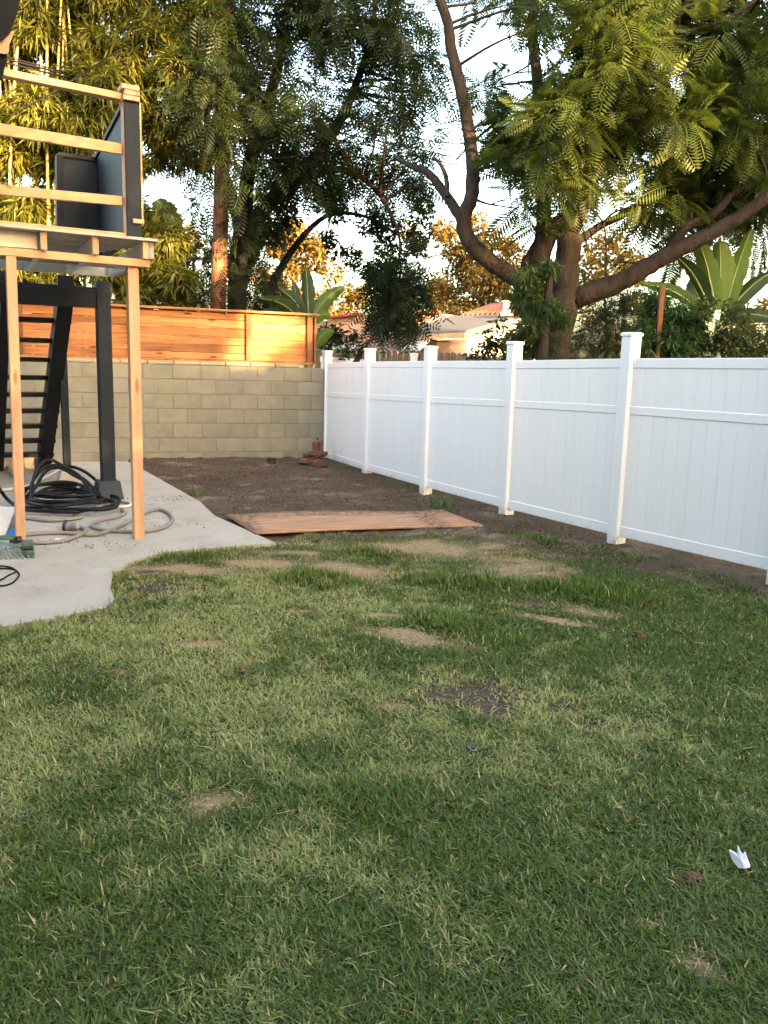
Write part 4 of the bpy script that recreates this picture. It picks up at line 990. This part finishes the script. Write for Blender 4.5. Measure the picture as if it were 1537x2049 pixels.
# ---- banana plants
def banana(label, base_px, Y, leaves, groupname):
    b0 = A(*base_px, Y); e = empty('banana_plant', (b0[0], b0[1], 0), label, 'banana plant', groupname)
    MB().tube([(b0[0], b0[1], 0), (b0[0], b0[1], b0[2]*.6), tuple(b0)], [.10, .085, .05], 9).build('stem', 'banana_rib', e, smooth=True, recalc=False)
    for (x0, y0, x1, y1, wpx, dY, tw, colr) in leaves:
        a, b = A(x0, y0, Y), A(x1, y1, Y+dY); mid = (a+b)/2+np.array([0, 0, .10*np.linalg.norm(b-a)])
        cv = curve([a, mid, b], 8); n = len(cv); wd = wpx*Y/FPX; V, F, Cc = [], [], []
        ax_ = (b-a)/np.linalg.norm(b-a); vd = mid-cC; vd /= np.linalg.norm(vd)
        sd = np.cross(ax_, vd); sd /= np.linalg.norm(sd); nn_ = np.cross(sd, ax_); sd = sd*math.cos(tw)+nn_*math.sin(tw); nn_ = np.cross(sd, ax_)
        prof = lambda t: max(.03, math.sin(math.pi*min(1, (.05+t*.95))**.75)**.6)
        for i, c in enumerate(cv):
            t = i/(n-1); tearl = random.uniform(.72, 1.0) if i % 2 else 1; tearr = random.uniform(.72, 1.0) if i % 2 else 1
            h = wd*.5*prof(t)
            V += [c-sd*h*tearl+nn_*h*.30, c-sd*h*.5*tearl+nn_*h*.12, c, c+sd*h*.5*tearr+nn_*h*.12, c+sd*h*tearr+nn_*h*.30]
            cl0 = np.array(colr); Cc += [cl0*.95*random.uniform(.8, 1.15), cl0, cl0*1.5, cl0, cl0*.9*random.uniform(.8, 1.15)]
        for i in range(n-1):
            for j in range(4): F.append([i*5+j, i*5+j+1, (i+1)*5+j+1, (i+1)*5+j])
        me = fast_mesh('leaf', np.array(V)-parent_origin(e), np.array(F), np.array(Cc), 'banana', True); lf = link('leaf', me, None, e)
        MB().tube(cv[:-1], list(np.linspace(.016, .005, n-1)), 5).build('midrib', 'banana_rib', lf, smooth=True, recalc=False)
BL1 = (0.115, 0.175, 0.030); BL2 = (0.030, 0.052, 0.014)
banana('banana plant with broad upright green leaves behind the dark shrubs', (1440, 640), 10.6,
       [(1432, 620, 1392, 470, 42, .1, .3, BL1), (1440, 620, 1440, 478, 58, 0, .15, BL1), (1450, 625, 1505, 455, 40, -.1, .5, BL1), (1425, 625, 1352, 510, 36, .2, .6, BL2), (1450, 628, 1575, 530, 34, -.2, .5, BL2),
        (1440, 640, 1560, 640, 34, -.3, .4, BL2), (1425, 640, 1275, 565, 30, .1, .5, (0.10, 0.15, 0.04)), (1410, 640, 1380, 560, 46, .2, -.4, BL2)], 'banana plants')
banana('banana plant with dark arching leaves just behind the cedar fence', (618, 640), 14.6,
       [(618, 640, 612, 533, 30, 0, .3, BL2), (615, 640, 560, 578, 30, .1, .3, BL2), (622, 640, 690, 572, 30, -.1, .2, (0.085, 0.13, 0.03)), (612, 640, 515, 596, 26, .2, .5, BL2), (610, 645, 500, 632, 26, .2, .3, BL2),
        (625, 640, 662, 630, 24, -.2, .2, BL1), (605, 645, 545, 600, 34, -.2, .3, BL2), (600, 640, 585, 560, 20, .2, .6, BL2), (630, 690, 668, 660, 26, -.2, .3, BL1)], 'banana plants')
banana('banana plant with a dark torn leaf beside the utility pole', (470, 600), 17.2, [(480, 540, 545, 440, 36, -.2, .5, BL2), (475, 560, 520, 500, 30, 0, .3, BL2), (465, 560, 420, 480, 30, 0, .3, BL2)], 'banana plants')
banana('banana plant with one broad dark leaf right of the balcony guard', (330, 600), 15.0, [(330, 470, 372, 530, 30, 0, .2, BL2), (312, 400, 365, 470, 44, 0, .3, BL2), (330, 590, 290, 520, 24, 0, .3, BL2)], 'banana plants')

# ------------------------------------------------------------------ house behind
ph = empty('pink_house', (*A(850, 720, 24)[:2], 0), 'low pink stucco house with red tile and grey roofs behind the fences', 'house')
def P3(x, y, Y): return A(x, y, Y)
def wallq(name, q, mat, th=(0, .25, 0), par=None): return MB().prism(q, th).build(name, mat, par or ph)
dn = lambda p: np.array([p[0], p[1], 0])
# left pink gable block
a, b = P3(632, 645, 24.5), P3(725, 628, 24.0); c_ = P3(850, 655, 23.2)
wallq('wall', [dn(a), dn(P3(850, 655, 23.2)), P3(850, 632, 23.2), P3(720, 632, 24.0), P3(660, 640, 24.4), a], 'pink_stucco')
MB().bar(P3(650, 637, 24.3), P3(724, 628, 23.9), .30, .08).build('roof_edge', 'red_tile', ph, bevel=.02)
# rear parapet with tile line and the red roof
wallq('wall', [dn(P3(835, 640, 27)), dn(P3(930, 640, 27)), P3(930, 633, 27), P3(870, 626, 27), P3(835, 628, 27)], 'pink_stucco')
MB().bar(P3(835, 625, 26.9), P3(882, 625, 26.9), .3, .10).build('roof_edge', 'red_tile', ph, bevel=.02)
rr0, rr1, rr2, rr3 = P3(925, 634, 27), P3(1075, 628, 26), P3(1060, 606, 30), P3(985, 612, 30)
red = MB().prism([rr0, rr1, rr2, rr3], (0, 0, -.12)).build('red_roof', 'red_tile', ph)
for k in range(16):
    t = k/15; MB().tube([rr0*(1-t)+rr1*t+Z*.03, rr3*(1-t)+rr2*t+Z*.03], .07, 6).build('tile_row', 'red_tile', red, smooth=True, recalc=False)
# grey low roof of the nearer wing with its fascia
g0, g1, g2, g3 = P3(790, 668, 21.0), P3(930, 662, 20.2), P3(1052, 629, 22.6), P3(905, 632, 25)
MB().prism([g0, g1, g2, g3], (0, 0, -.06)).build('grey_roof', 'grey_roof', ph)
MB().bar(g0-Z*.10, g1-Z*.10, .05, .13).build('fascia', 'picket_wood', ph)
MB().bar(g1-Z*.08, g2-Z*.08, .05, .06).build('fascia', 'cream_stucco', ph)
wn = np.array([0.0, .3, 0])
p_a, p_b, p_c = P3(800, 690, 21.3), P3(934, 690, 20.5), P3(1075, 690, 22.9)
wallq('wall', [dn(p_a), dn(p_b), np.array([p_b[0], p_b[1], g1[2]-.18]), np.array([p_a[0], p_a[1], g0[2]-.18])], 'pink_stucco')
wallq('wall', [dn(p_b), dn(p_c), np.array([p_c[0], p_c[1], g2[2]-.12]), np.array([p_b[0], p_b[1], g1[2]-.18])], 'cream_stucco', (-.2, .1, 0))
# doorway, awning, lamp
d0, d1 = P3(853, 700, 20.85), P3(874, 700, 20.75)
MB().prism([dn(d0), dn(d1), np.array([d1[0], d1[1], g1[2]-.2]), np.array([d0[0], d0[1], g1[2]-.2])], (0, -.04, 0)).build('doorway', 'brown_shade', ph)
MB().prism([P3(800, 700, 20.4), P3(840, 699, 20.2), P3(861, 679, 20.6), P3(832, 681, 20.8)], (0, 0, -.04)).build('awning', 'awning', ph)
MB().bar(P3(768, 678, 22.9), P3(779, 678, 22.9), .1, .16).build('wall_lamp', 'vent_metal', ph, bevel=.02)
v0 = P3(1012, 634, 22.4)
vt = MB().prism([P3(997, 632, 22.4), P3(1028, 631, 22.4), P3(1020, 619, 22.5), P3(1008, 618, 22.5)], (.05, .35, .02)).build('roof_vent', 'vent_metal', ph)
for k in range(4): MB().bar(P3(1002+k, 629.5-k*2.6, 22.36), P3(1020-k, 629-k*2.6, 22.36), .02, .016).build('louvre', 'brown_shade', vt)
MB().tube([P3(1012, 618, 25), P3(1012, 606, 25)], .10, 10).build('flue', 'cream_stucco', ph, smooth=True); MB().tube([P3(1012, 606, 25), P3(1012, 602, 25)], .15, 10).build('flue_cap', 'cream_stucco', ph, smooth=True)

# picket fence and shed in between
pk = empty('picket_fence', (*A(820, 720, 17)[:2], 0), 'weathered dog eared wooden picket fence behind the white fence', 'fence')
pm = None
for k in range(37):
    t = k/36; Yp = 17.6+(15.0-17.6)*t; x = 638+t*(1060-638)
    tp = A(x, 694+t*18, Yp); pw = .118; hgt = float(tp[2])
    if pm is None:
        bm = bmesh.new(); vs = [bm.verts.new(q) for q in ((-pw/2, 0, -2), (pw/2, 0, -2), (pw/2-.004, 0, -.045), (pw/2-.034, 0, 0), (-pw/2+.034, 0, 0), (-pw/2+.004, 0, -.045))]
        f = bm.faces.new(vs); r_ = bmesh.ops.extrude_face_region(bm, geom=[f]); bmesh.ops.translate(bm, vec=(0, .018, 0), verts=[v for v in r_['geom'] if isinstance(v, bmesh.types.BMVert)])
        bmesh.ops.recalc_face_normals(bm, faces=bm.faces); pm = bpy.data.meshes.new('picket'); bm.to_mesh(pm); bm.free(); pm.materials.append(MATS['picket_wood'])
    o = link('picket', pm, None, pk, tuple(tp-parent_origin(pk)+np.array([0, 0, random.uniform(-.015, .015)]))); o.rotation_euler = (0, random.uniform(-.012, .012), R(-28))
for zz in (1.55, .5): MB().bar(np.append(A(638, 720, 17.62)[:2], zz)+np.array([0, .05, 0]), np.append(A(1060, 720, 15.02)[:2], zz)+np.array([0, .05, 0]), .04, .09).build('back_rail', 'picket_wood', pk)
sh = empty('shed', (*A(675, 720, 19)[:2], 0), 'small shed with mossy shingle roof behind the picket fence', 'shed')
MB().prism([P3(625, 699, 18.4), P3(728, 701, 18.2), P3(712, 690, 19.8), P3(632, 689, 20)], (0, 0, -.07)).build('roof', 'moss_shingle', sh)
q0, q1 = P3(630, 702, 18.6), P3(722, 703, 18.4); MB().prism([dn(q0), dn(q1), q1, q0], (0, 1.2, 0)).build('wall', 'picket_wood', sh)
# orange stake in the shrub
s0, s1 = A(1322, 700, 8.9), A(1326, 572, 8.9); o = MB().bar((s1[0], s1[1], 0), s1, .05, .05).build('stake', 'cedar_post', None, bevel=.004, loc=(s1[0], s1[1], 0)); tag(o, 'slim orange brown wooden stake standing in the needle leaved shrub', 'stake')

# ------------------------------------------------------------------ small things at the wall corner
def bricks():
    spec = [(606, 932, 0, 95, 0, 12), (615, 933, 0, 60, 0, 0), (624, 933, -.01, 25, 0, 14), (633, 934, 0, 72, 90, 0), (642, 934, 0, 58, 88, 0), (650, 932, -.005, 110, 20, 0),
            (619, 929, .068, 35, 0, -10), (629, 930, .105, 80, 0, 4), (640, 930, .105, 50, 0, 0), (631, 928, .185, 75, 15, 82), (640, 928, .185, 60, 20, 84), (647, 928, .075, 80, 0, 0)]
    me = boxmesh('brick', .19, .095, .062, 'brick', .006)
    for (x, y, z, rz, rx, ry_) in spec:
        p = G(x, y); o = link('brick', me, None, None, (p[0], p[1], float(gz(p[0], p[1]))+z*1.12+.062)); o.rotation_euler = (R(rx), R(ry_+random.uniform(-4, 4)), R(rz))
        tag(o, 'reddish brown brick in the pile where block wall meets white fence', 'brick', 'bricks piled in the corner')
bricks()
vn = empty('climbing_vine', FB[5]+fnor*.06, 'small green vine climbing the corner post above the bricks', 'vine')
vpts = [A(637+random.gauss(0, 1.5), y_, 13.80) for y_ in (922, 905, 888, 868)]
MB().tube(curve(vpts, 4), .006, 5).build('stem', 'bark_light', vn, recalc=False)
for k in range(9):
    c0 = vpts[0]+(vpts[3]-vpts[0])*(k/8)*.95+np.array([random.gauss(0, .03), -.03, .02]); d = np.array([random.gauss(0, 1), -1, random.gauss(-.2, .4)])
    V, F, cc = scatter(np.array([[0, 0, 0], [.4, .3, .05], [1, 0, -.1], [.4, -.3, .05]]), LF_F, c0[None]-parent_origin(vn)[None], basis(d[None]), np.array([.085]), np.array([[.03, .06, .02]]))
    link('leaf', fast_mesh('leaf', V, F, cc, 'leaf'), None, vn)
pp = G(543, 929); gzp = float(gz(pp[0], pp[1]))
pot = empty('drain_pipe', (pp[0], pp[1], gzp), 'short black pipe end sticking out of the soil by the wall', 'pipe')
MB().tube([(pp[0], pp[1], -.05), (pp[0], pp[1], gzp+.09)], .065, 14).build('pipe', 'pot_dark', pot, smooth=True)
MB().tube([(pp[0], pp[1], gzp+.065), (pp[0], pp[1], gzp+.098)], .076, 14).build('collar', 'pot_dark', pot, smooth=True)

# weeds along the fence and the patio edge
for (x, y, n, h, sp) in ((372, 996, 26, .13, .05), (385, 990, 16, .10, .03)):
    p = G(x, y); tuft('weed', (p[0], p[1], float(gz(p[0], p[1]))), n, h, sp, 'small green weed sprouting at the patio edge by the soil', group='weeds at the patio edge', wide=.016)
for (x, y, n, h) in ((885, 1012, 60, .24), (900, 1030, 30, .16), (870, 998, 20, .14)):
    p = G(x, y); tuft('weed', (p[0], p[1], float(gz(p[0], p[1]))), n, h, .06, 'clump of long green grass weed between plywood and white fence', group='weeds between plywood and fence', wide=.009)
for (x, y) in ((1000, 1034), (1020, 1026), (1060, 1050), (1190, 1092), (1235, 1098), (1350, 1132), (1400, 1148), (1430, 1155), (1480, 1165), (820, 975), (690, 938), (1130, 1072), (780, 968), (1520, 1172), (1290, 1112)):
    p = G(x, y)+fnor*.03; bay = int(sum(float(np.dot(p-q, fdir)) > 0 for q in FB[1:5])); tuft('weed', (p[0], p[1], float(gz(p[0], p[1]))), random.randint(8, 16), random.uniform(.10, .22), .04, 'thin weed at the white fence foot, %s bay from the block wall' % ('first', 'second', 'third', 'fourth', 'fifth')[bay], group='weeds at the foot of the fence', col=(0.10, 0.12, 0.04), wide=.005)
for (x, y, n, h) in ((765, 1080, 18, .16), (700, 1095, 26, .14), (800, 1085, 16, .18), (860, 1078, 18, .14), (960, 1085, 18, .13), (640, 1080, 12, .12), (1040, 1078, 30, .12), (985, 1150, 30, .16), (1100, 1140, 30, .15), (850, 1150, 26, .16), (600, 1140, 30, .13), (1230, 1180, 24, .12)):
    p = G(x, y); tuft('grass_tuft', (p[0], p[1], float(gz(p[0], p[1]))), n, h, .045, 'tuft of long green grass standing above the mown lawn near the plywood', 'grass tuft', 'long grass tufts near the plywood', wide=.005)

# litter on the lawn
def on_lawn(x, y, dz=.03): p = G(x, y, dz); return np.array([p[0], p[1], float(gz(p[0], p[1]))+dz])
def paper_scrap():
    o0 = on_lawn(1480, 1722, .035); ex = np.array([1, -.1, 0]); 
    outline = [(-.5, .62), (-.42, .75), (-.05, .45), (0.02, .95), (.12, .42), (.30, .18), (.34, .45), (.42, .05), (.5, -.35), (.42, -.62), (.12, -.68), (-.12, -.45), (-.35, .10)]
    sc = .056; V = []; mid = []
    for u, v in outline: V.append((u*sc*1.0, v*sc*1.05, .012*math.sin(u*5)+.016*max(0, v)))
    bm = bmesh.new(); vs = [bm.verts.new(q) for q in V]; c = bm.verts.new((0, -.05*sc, .012))
    for i in range(len(vs)): bm.faces.new((c, vs[i], vs[(i+1) % len(vs)]))
    r_ = bmesh.ops.solidify(bm, geom=list(bm.faces), thickness=.001)
    me = bpy.data.meshes.new('paper_scrap'); bm.to_mesh(me); bm.free(); o = link('paper_scrap', me, 'paper', None, tuple(o0)); o.rotation_euler = (R(12), 0, R(-12))
    tag(o, 'torn white scrap of paper lying on the grass', 'paper')
paper_scrap()
p = on_lawn(947, 1497, .022); bcp = empty('bottle_cap', p, 'small dark cap with pale rim lying in the grass', 'cap'); bcp.rotation_euler = (R(18), R(8), 0)
me = MB().tube([(0, 0, 0), (0, 0, .009)], .0125, 16); o = me.build('top', 'cap_dark', None, smooth=False); o.parent = bcp
mb = MB(); mb.tube([(.013*math.cos(a), .013*math.sin(a), .001) for a in np.linspace(0, 6.283, 17)], .0010, 5, False); o = mb.build('rim', 'white_plastic', None); o.parent = bcp
for (x, y, s_, lb, c_) in ((1240, 1618, .022, 'single reddish dead leaf on the dark green grass', 'dry_leaf'), (1400, 1288, .05, 'pale curled dead leaf lying near the white fence', 'dry_leaf')):
    p = on_lawn(x, y, .03); mb = MB(); pts = [(-.5, 0, 0), (-.15, .3, .12), (.3, .22, .05), (.55, 0, .15), (.25, -.25, .1), (-.2, -.3, .18)]
    mb.prism([tuple(np.array(q)*s_) for q in pts], (0, 0, .0015)); o = mb.build('dead_leaf', c_, None); o.location = tuple(p); o.rotation_euler = (.2, .1, random.uniform(0, 3)); tag(o, lb, 'leaf')
def clod(x, y, s_, label):
    p = on_lawn(x, y, .012); bm = bmesh.new(); bmesh.ops.create_icosphere(bm, subdivisions=3, radius=s_)
    for v in bm.verts:
        q = v.co/s_; f = .25+1.5*float(fbm(np.array([q.x*4.3+x]), np.array([q.y*4.3+q.z*3.7+y]), 4)[0]); v.co = Vector((v.co.x*f*1.25, v.co.y*f, max(-.012, v.co.z*f*.6)))
    me = bpy.data.meshes.new('dirt_clod'); bm.to_mesh(me); bm.free(); me.color_attributes.new('Col', 'FLOAT_COLOR', 'POINT')
    ca = me.color_attributes['Col']; ca.data.foreach_set('color', [.13, .088, .052, 1]*len(me.vertices))
    o = link('dirt_clod', me, 'ground', None, tuple(p)); tag(o, label, 'dirt clod')
clod(1385, 1755, .021, 'crumbly brown dirt clod in the grass next to the white paper scrap')
clod(1275, 1270, .038, 'brown dirt clod on the green grass towards the white fence'); clod(483, 1346, .026, 'small brown dirt clod in the pale side of the lawn')

# ------------------------------------------------------------------ hoses and cords on the patio
def c5(x, y): return (x/4.045, 920+y/4.045)
def gpath(pts, z=.034): return [G(*c5(x, y), zz) for (x, y, zz) in [(q[0], q[1], (q[2] if len(q) > 2 else z)) for q in pts]]
def hose(name, paths, rad, mat, label, cat, z=.034):
    e = None
    for i, pth in enumerate(paths):
        P = gpath(pth, z); mb = MB(); mb.tube(curve(P, 8), rad, 9)
        if e is None: e = empty(name, (P[0][0], P[0][1], .02), label, cat)
        mb.build('loop' if cat == 'hose' else 'cord', mat, e, smooth=True, recalc=False)
    return e
gc = hose('extension_cord', [[(150, 660), (220, 668), (330, 672), (430, 664), (530, 650), (620, 622), (685, 590), (690, 565), (665, 552), (640, 548, .045)],
     [(120, 615), (200, 605), (300, 596), (480, 590), (620, 600), (750, 606), (830, 592), (950, 545), (1090, 474), (1200, 418), (1290, 402), (1365, 430), (1395, 480), (1355, 532), (1250, 568), (1100, 580), (920, 576), (810, 560), (745, 535), (770, 505), (850, 482), (950, 462), (1012, 432), (985, 405)],
     [(130, 470), (250, 475), (380, 492), (500, 487), (600, 478), (660, 465)], [(430, 420), (520, 410), (600, 405), (630, 420), (600, 440)]], .0175, 'cord_grey', 'thick grey power cord with a twist plug looping over the patio', 'extension cord', .042)
pa, pb_ = G(*c5(640, 545), .06), G(*c5(520, 535), .06)
dpl = (pb_-pa)/np.linalg.norm(pb_-pa); Lp = np.linalg.norm(pb_-pa)
pts = [pa+dpl*Lp*t for t in (0, .12, .14, .28, .30, .45, .47, .62, .75)]; plug = MB().tube(pts, [.026, .032, .028, .038, .033, .044, .040, .048, .05], 14).build('plug', 'plug_grey', gc, smooth=True)
MB().tube([pa+dpl*Lp*.75, pa+dpl*Lp*.90], .058, 14).build('lock_ring', 'rubber', plug, smooth=True); MB().tube([pa+dpl*Lp*.90, pa+dpl*Lp*1.02], .036, 14).build('contact_face', 'white_plastic', plug, smooth=True)
t0, t1 = G(*c5(440, 640), .06), G(*c5(520, 640), .05); t2_, t3_ = G(*c5(515, 675), .024), G(*c5(480, 660), .03)
MB().prism([t0, t1, t2_, t3_], (0, 0, .002)).build('tag', 'paper', gc)
# black hose coil: many loops heaped beside the post
rs = random.Random(4)
e = empty('garden_hose', G(*c5(560, 400), .02), 'heap of coiled black hose on the patio beside the navy post', 'hose')
HR = .0185
for k in range(9):
    cx, cy = 540+rs.uniform(-90, 90), 365+rs.uniform(-30, 30); rx = rs.uniform(230, 385)*(0.75 if k > 5 else 1); ry = rs.uniform(48, 85); ph0 = rs.uniform(0, 6.28); up_ = (0, .03, .05, .02, .12, .06, .30, .36, .22)[k]
    P = []
    for i in range(26):
        a = ph0+i*2*math.pi/24; lift = .040+.011*k+up_*max(0, math.sin(a-.2))**1.5*(1+.15*math.sin(3*a+k))
        wob = 1+.10*math.sin(2*a+k)+.06*math.sin(5*a+2*k)
        if i > 23: wob *= 1.12
        p = G(*c5(cx+rx*wob*math.cos(a), cy-ry*wob*math.sin(a)*(.5 if up_ > .1 else 1)), .022); P.append(p+Z*(lift-.022+.02))
    MB().tube(curve(P, 5), HR, 9).build('loop', 'hose_black', e, smooth=True, recalc=False)
arch = [(-60, 150, .30), (0, 240, .22), (60, 320, .10), (130, 370, .05), (260, 390, .05), (420, 370, .06)]
MB().tube(curve([G(*c5(x, y), z) for x, y, z in arch], 8), HR, 9).build('tail', 'hose_black', e, smooth=True, recalc=False)
hose('white_hose', [[(-60, 250), (60, 240), (180, 222), (290, 185), (400, 125), (500, 70)], [(-40, 0, .1), (30, 25, .08), (100, 100, .05), (170, 190, .04), (250, 270), (330, 315), (440, 335)], [(730, 300), (850, 305), (980, 330), (1062, 355), (1020, 378), (900, 382), (780, 384)]], .017, 'cord_white', 'thin off white hose running under the black hose heap', 'white hose', .04)
w_ = [[(-120, 860), (0, 858), (90, 872), (148, 912), (150, 945), (110, 990), (60, 1012), (0, 1020), (-120, 1015)], [(-120, 1000), (0, 975), (60, 940), (130, 905), (100, 885), (0, 880), (-120, 890)]]
hose('thin_wire', w_, .006, 'wire_black', 'thin dark wire looped on the bare patio near the lawn edge', 'wire', .030)

def build_debris():
    n = 420
    c0 = [G(*c5(x, y)) for x, y in ((250, 500), (700, 620), (1200, 440), (1340, 560), (980, 560), (560, 690), (900, 720), (1290, 330), (1230, 520), (420, 720), (1400, 330))]
    k = rng.integers(0, len(c0), n); x = np.array([c0[i][0] for i in k])+rng.normal(0, .16, n); y = np.array([c0[i][1] for i in k])+rng.normal(0, .10, n)
    q = inpoly(x, y, PATIO) & (segdist(x, y, PATIO) > .04); x, y = x[q], y[q]; n = len(x)
    tv = np.array([[-1, -.35, 0], [1, -.25, 0], [.8, .35, .25], [-.7, .3, .2]]); tf = np.array([[0, 1, 2, 3]])
    d = rng.normal(0, 1, (n, 3)); d[:, 2] *= .15
    V, F, cc = scatter(tv, tf, np.stack([x, y, np.full(n, .028)], 1), basis(d), rng.uniform(.004, .016, n), np.array([0.06, 0.042, 0.028])*rng.uniform(.5, 1.8, (n, 1)))
    o = link('leaf_litter', fast_mesh('leaf_litter', V, F, cc, 'leaf_far')); tag(o, 'brown bits of leaf litter strewn round the cords on the patio', 'litter', kind='stuff')
build_debris()

# leaf rake resting on its tines
rk = empty('leaf_rake', G(0, 1100, .02), 'green leaf rake lying on the patio against the raw post', 'rake')
for k in range(15):
    t = k/14; a = G(-70+t*100, 1075+t*14, .13-.05*t); bpt = G(-88+t*156, 1122-6*t, .024); hk = bpt+np.array([.012, -.01, .0])
    mid = (a+bpt)/2+Z*.03
    MB().tube(curve([a, mid, bpt+Z*.012, hk], 4), .0065, 6).build('tine', 'rake_tine', rk, smooth=True, recalc=False)
MB().bar(G(-95, 1112, .08), G(55, 1092, .075), .02, .014).build('spreader', 'rake_tine', rk, bevel=.003)
MB().bar(G(-80, 1078, .15), G(30, 1075, .13), .03, .035).build('head', 'rake_green', rk, bevel=.006)
MB().prism([G(44, 1093, .02), G(66, 1092, .02), G(70, 1117, .02), G(52, 1117, .02)], (0, 0, .055)).build('end_fin', 'rake_green', rk, bevel=.004)
MB().bar(G(40, 1096, .095), G(66, 1096, .085), .05, .03).build('end_cap', 'rubber', rk, bevel=.008)
MB().tube([G(-25, 1078, .15), G(-260, 1000, .45)], .014, 8).build('handle', 'rake_green', rk, smooth=True)

# flat carton leaning behind the rake
pn = empty('carton', G(10, 1075, .02), 'pale flat carton with dark edge and blue corner leaning by the raw post', 'carton')
q = [G(-60, 1078, .02), G(8, 1078, .02)]
top_ = [A(-30, 1016, q[0][1]+.12), A(30, 1019, q[1][1]+.12)]
MB().prism([q[0], q[1], top_[1], top_[0]], (.01, .05, .01)).build('face', 'box_light', pn)
q2 = [G(9, 1078, .02), G(33, 1078, .02)]; tp2 = [A(31, 1019, q2[0][1]+.12), A(36, 1040, q2[1][1]+.10)]
MB().prism([q2[0], q2[1], tp2[1], tp2[0]], (.01, .05, .01)).build('edge', 'box_dark', pn)
MB().prism([A(8, 1074, q2[0][1]-.01), A(30, 1071, q2[0][1]-.01), A(37, 1052, q2[0][1]+.02), A(22, 1060, q2[0][1]+.02)], (0, -.012, .003)).build('corner_print', 'box_blue', pn)
MB().bar(G(24, 1086, .07), G(40, 1078, .12), .05, .05).build('end_tube', 'rubber', pn, bevel=.008)

# ------------------------------------------------------------------ unseen things added behind the camera to shade the yard
def sp_(s_, t, z): 
    """s across the sun's direction, t towards the sun"""
    return np.array([SUN_H[0]*t-SUN_H[1]*s_, SUN_H[1]*t+SUN_H[0]*s_, z])
gar = empty('occluder', sp_(3, 12.0, 0), 'unseen flat roofed block added behind the viewer to shade the yard', 'occluder')
MB().prism([sp_(-7, 12.0, 0), sp_(13, 12.0, 0), sp_(13, 17.0, 0), sp_(-7, 17.0, 0)], (0, 0, 3.38)).build('wall', 'stucco_house', gar)  # added block, its height set to keep low sun off the yard
MB().prism([sp_(-7.2, 11.8, 3.381), sp_(13.1, 11.8, 3.381), sp_(13.1, 17.2, 3.381), sp_(-7.2, 17.2, 3.381)], (0, 0, .10)).build('roof', 'roof_dark', gar)
def shading_trees():
    rr = random.Random(21)
    def keep(s_, z):  # crowns of these added trees are cut so sun enters by chosen windows
        if s_ < 0.7: return z > 3.6
        if s_ < 2.7: return (4.05 if s_ > 1.95 else 3.5) < z < 6.35
        if s_ < 5.6 and z > 6.8: return rr.random() < .20
        if s_ < 5.15: return 3.5 < z < 6.5
        if s_ < 5.7: return 3.5 < z < 4.9 or 6.3 < z < 7.0
        if s_ < 6.2: return 3.5 < z < 4.55 or 6.3 < z < 7.0
        if 6.7 < s_ < 8.9 and 6.0 < z < 9.6: return rr.random() < .04
        if z < 5.0: return z > 3.6
        return rr.random() < .80
    ranges = [(-10, 2.7, 'unseen broad tree with a low bough added to shade the yard'), (2.7, 6.15, 'unseen middle tree added with a crown gap for the sun'), (6.15, 13.0, 'unseen tall broad tree added to shade the yard')]
    for (a, b, lb) in ranges:
        c0 = sp_((a+b)/2, 19.5, 0); e = empty('occluder_tree', c0, lb, 'tree', 'unseen trees added for shade'); off = .14*7.0
        cl_ = []
        for s_ in np.arange(a+.3, b, .55):
            for z in np.arange(3.65, 12.5, .5):
                ss, zz = s_+rr.uniform(-.18, .18), z+rr.uniform(-.15, .15)
                if keep(ss, zz): q = sp_(ss, 19.0+rr.uniform(-.6, .6), zz+off); cl_.append((*q, .50))
        crown(e, 'crown', cl_, 'leaf', (0.05, 0.08, 0.025), .2, 900, .30, mat='leaf_far')
        top = max(q[2] for q in cl_)
        limbs3(e, [(c0[0], c0[1], 0, .3), (c0[0], c0[1], top*.35, .25), (c0[0]+.2, c0[1]-.2, top*.7, .1)], name='trunk', mat='bark_light')
shading_trees()
def far_occluder_tree(a, b, t_, z0, z1, lb):  # added out of view to block the bright sky around the sun
    rr = random.Random(int(a*10)+5); c0 = sp_((a+b)/2, t_, 0); e = empty('occluder_tree', c0, lb, 'tree', 'unseen trees added for shade'); cl_ = []
    for s_ in np.arange(a+.4, b, .95):
        for z in np.arange(z0, z1, .95):
            if rr.random() < .88: q = sp_(s_+rr.uniform(-.2, .2), t_+rr.uniform(-.7, .7), z+rr.uniform(-.2, .2)); cl_.append((*q, .85))
    crown(e, 'crown', cl_, 'leaf', (0.05, 0.08, 0.025), .2, 130, .62, mat='leaf_far')
    limbs3(e, [(c0[0], c0[1], 0, .4), (c0[0], c0[1], z1*.5, .3), (c0[0]+.3, c0[1]-.2, z1*.8, .12)], name='trunk', mat='bark_light')
far_occluder_tree(18, 30, 15, 1.5, 13, 'unseen wide tree added on the right to block bright sky')
far_occluder_tree(-20, -10, 19, 2.0, 14, 'unseen wide tree added by the house end to block bright sky')
far_occluder_tree(-10, 0.2, 24, 12.0, 18, 'unseen high crown added above the broad tree to block bright sky')
far_occluder_tree(5.9, 12.8, 24, 13.0, 19, 'unseen high crown added above the tall broad tree to block bright sky')
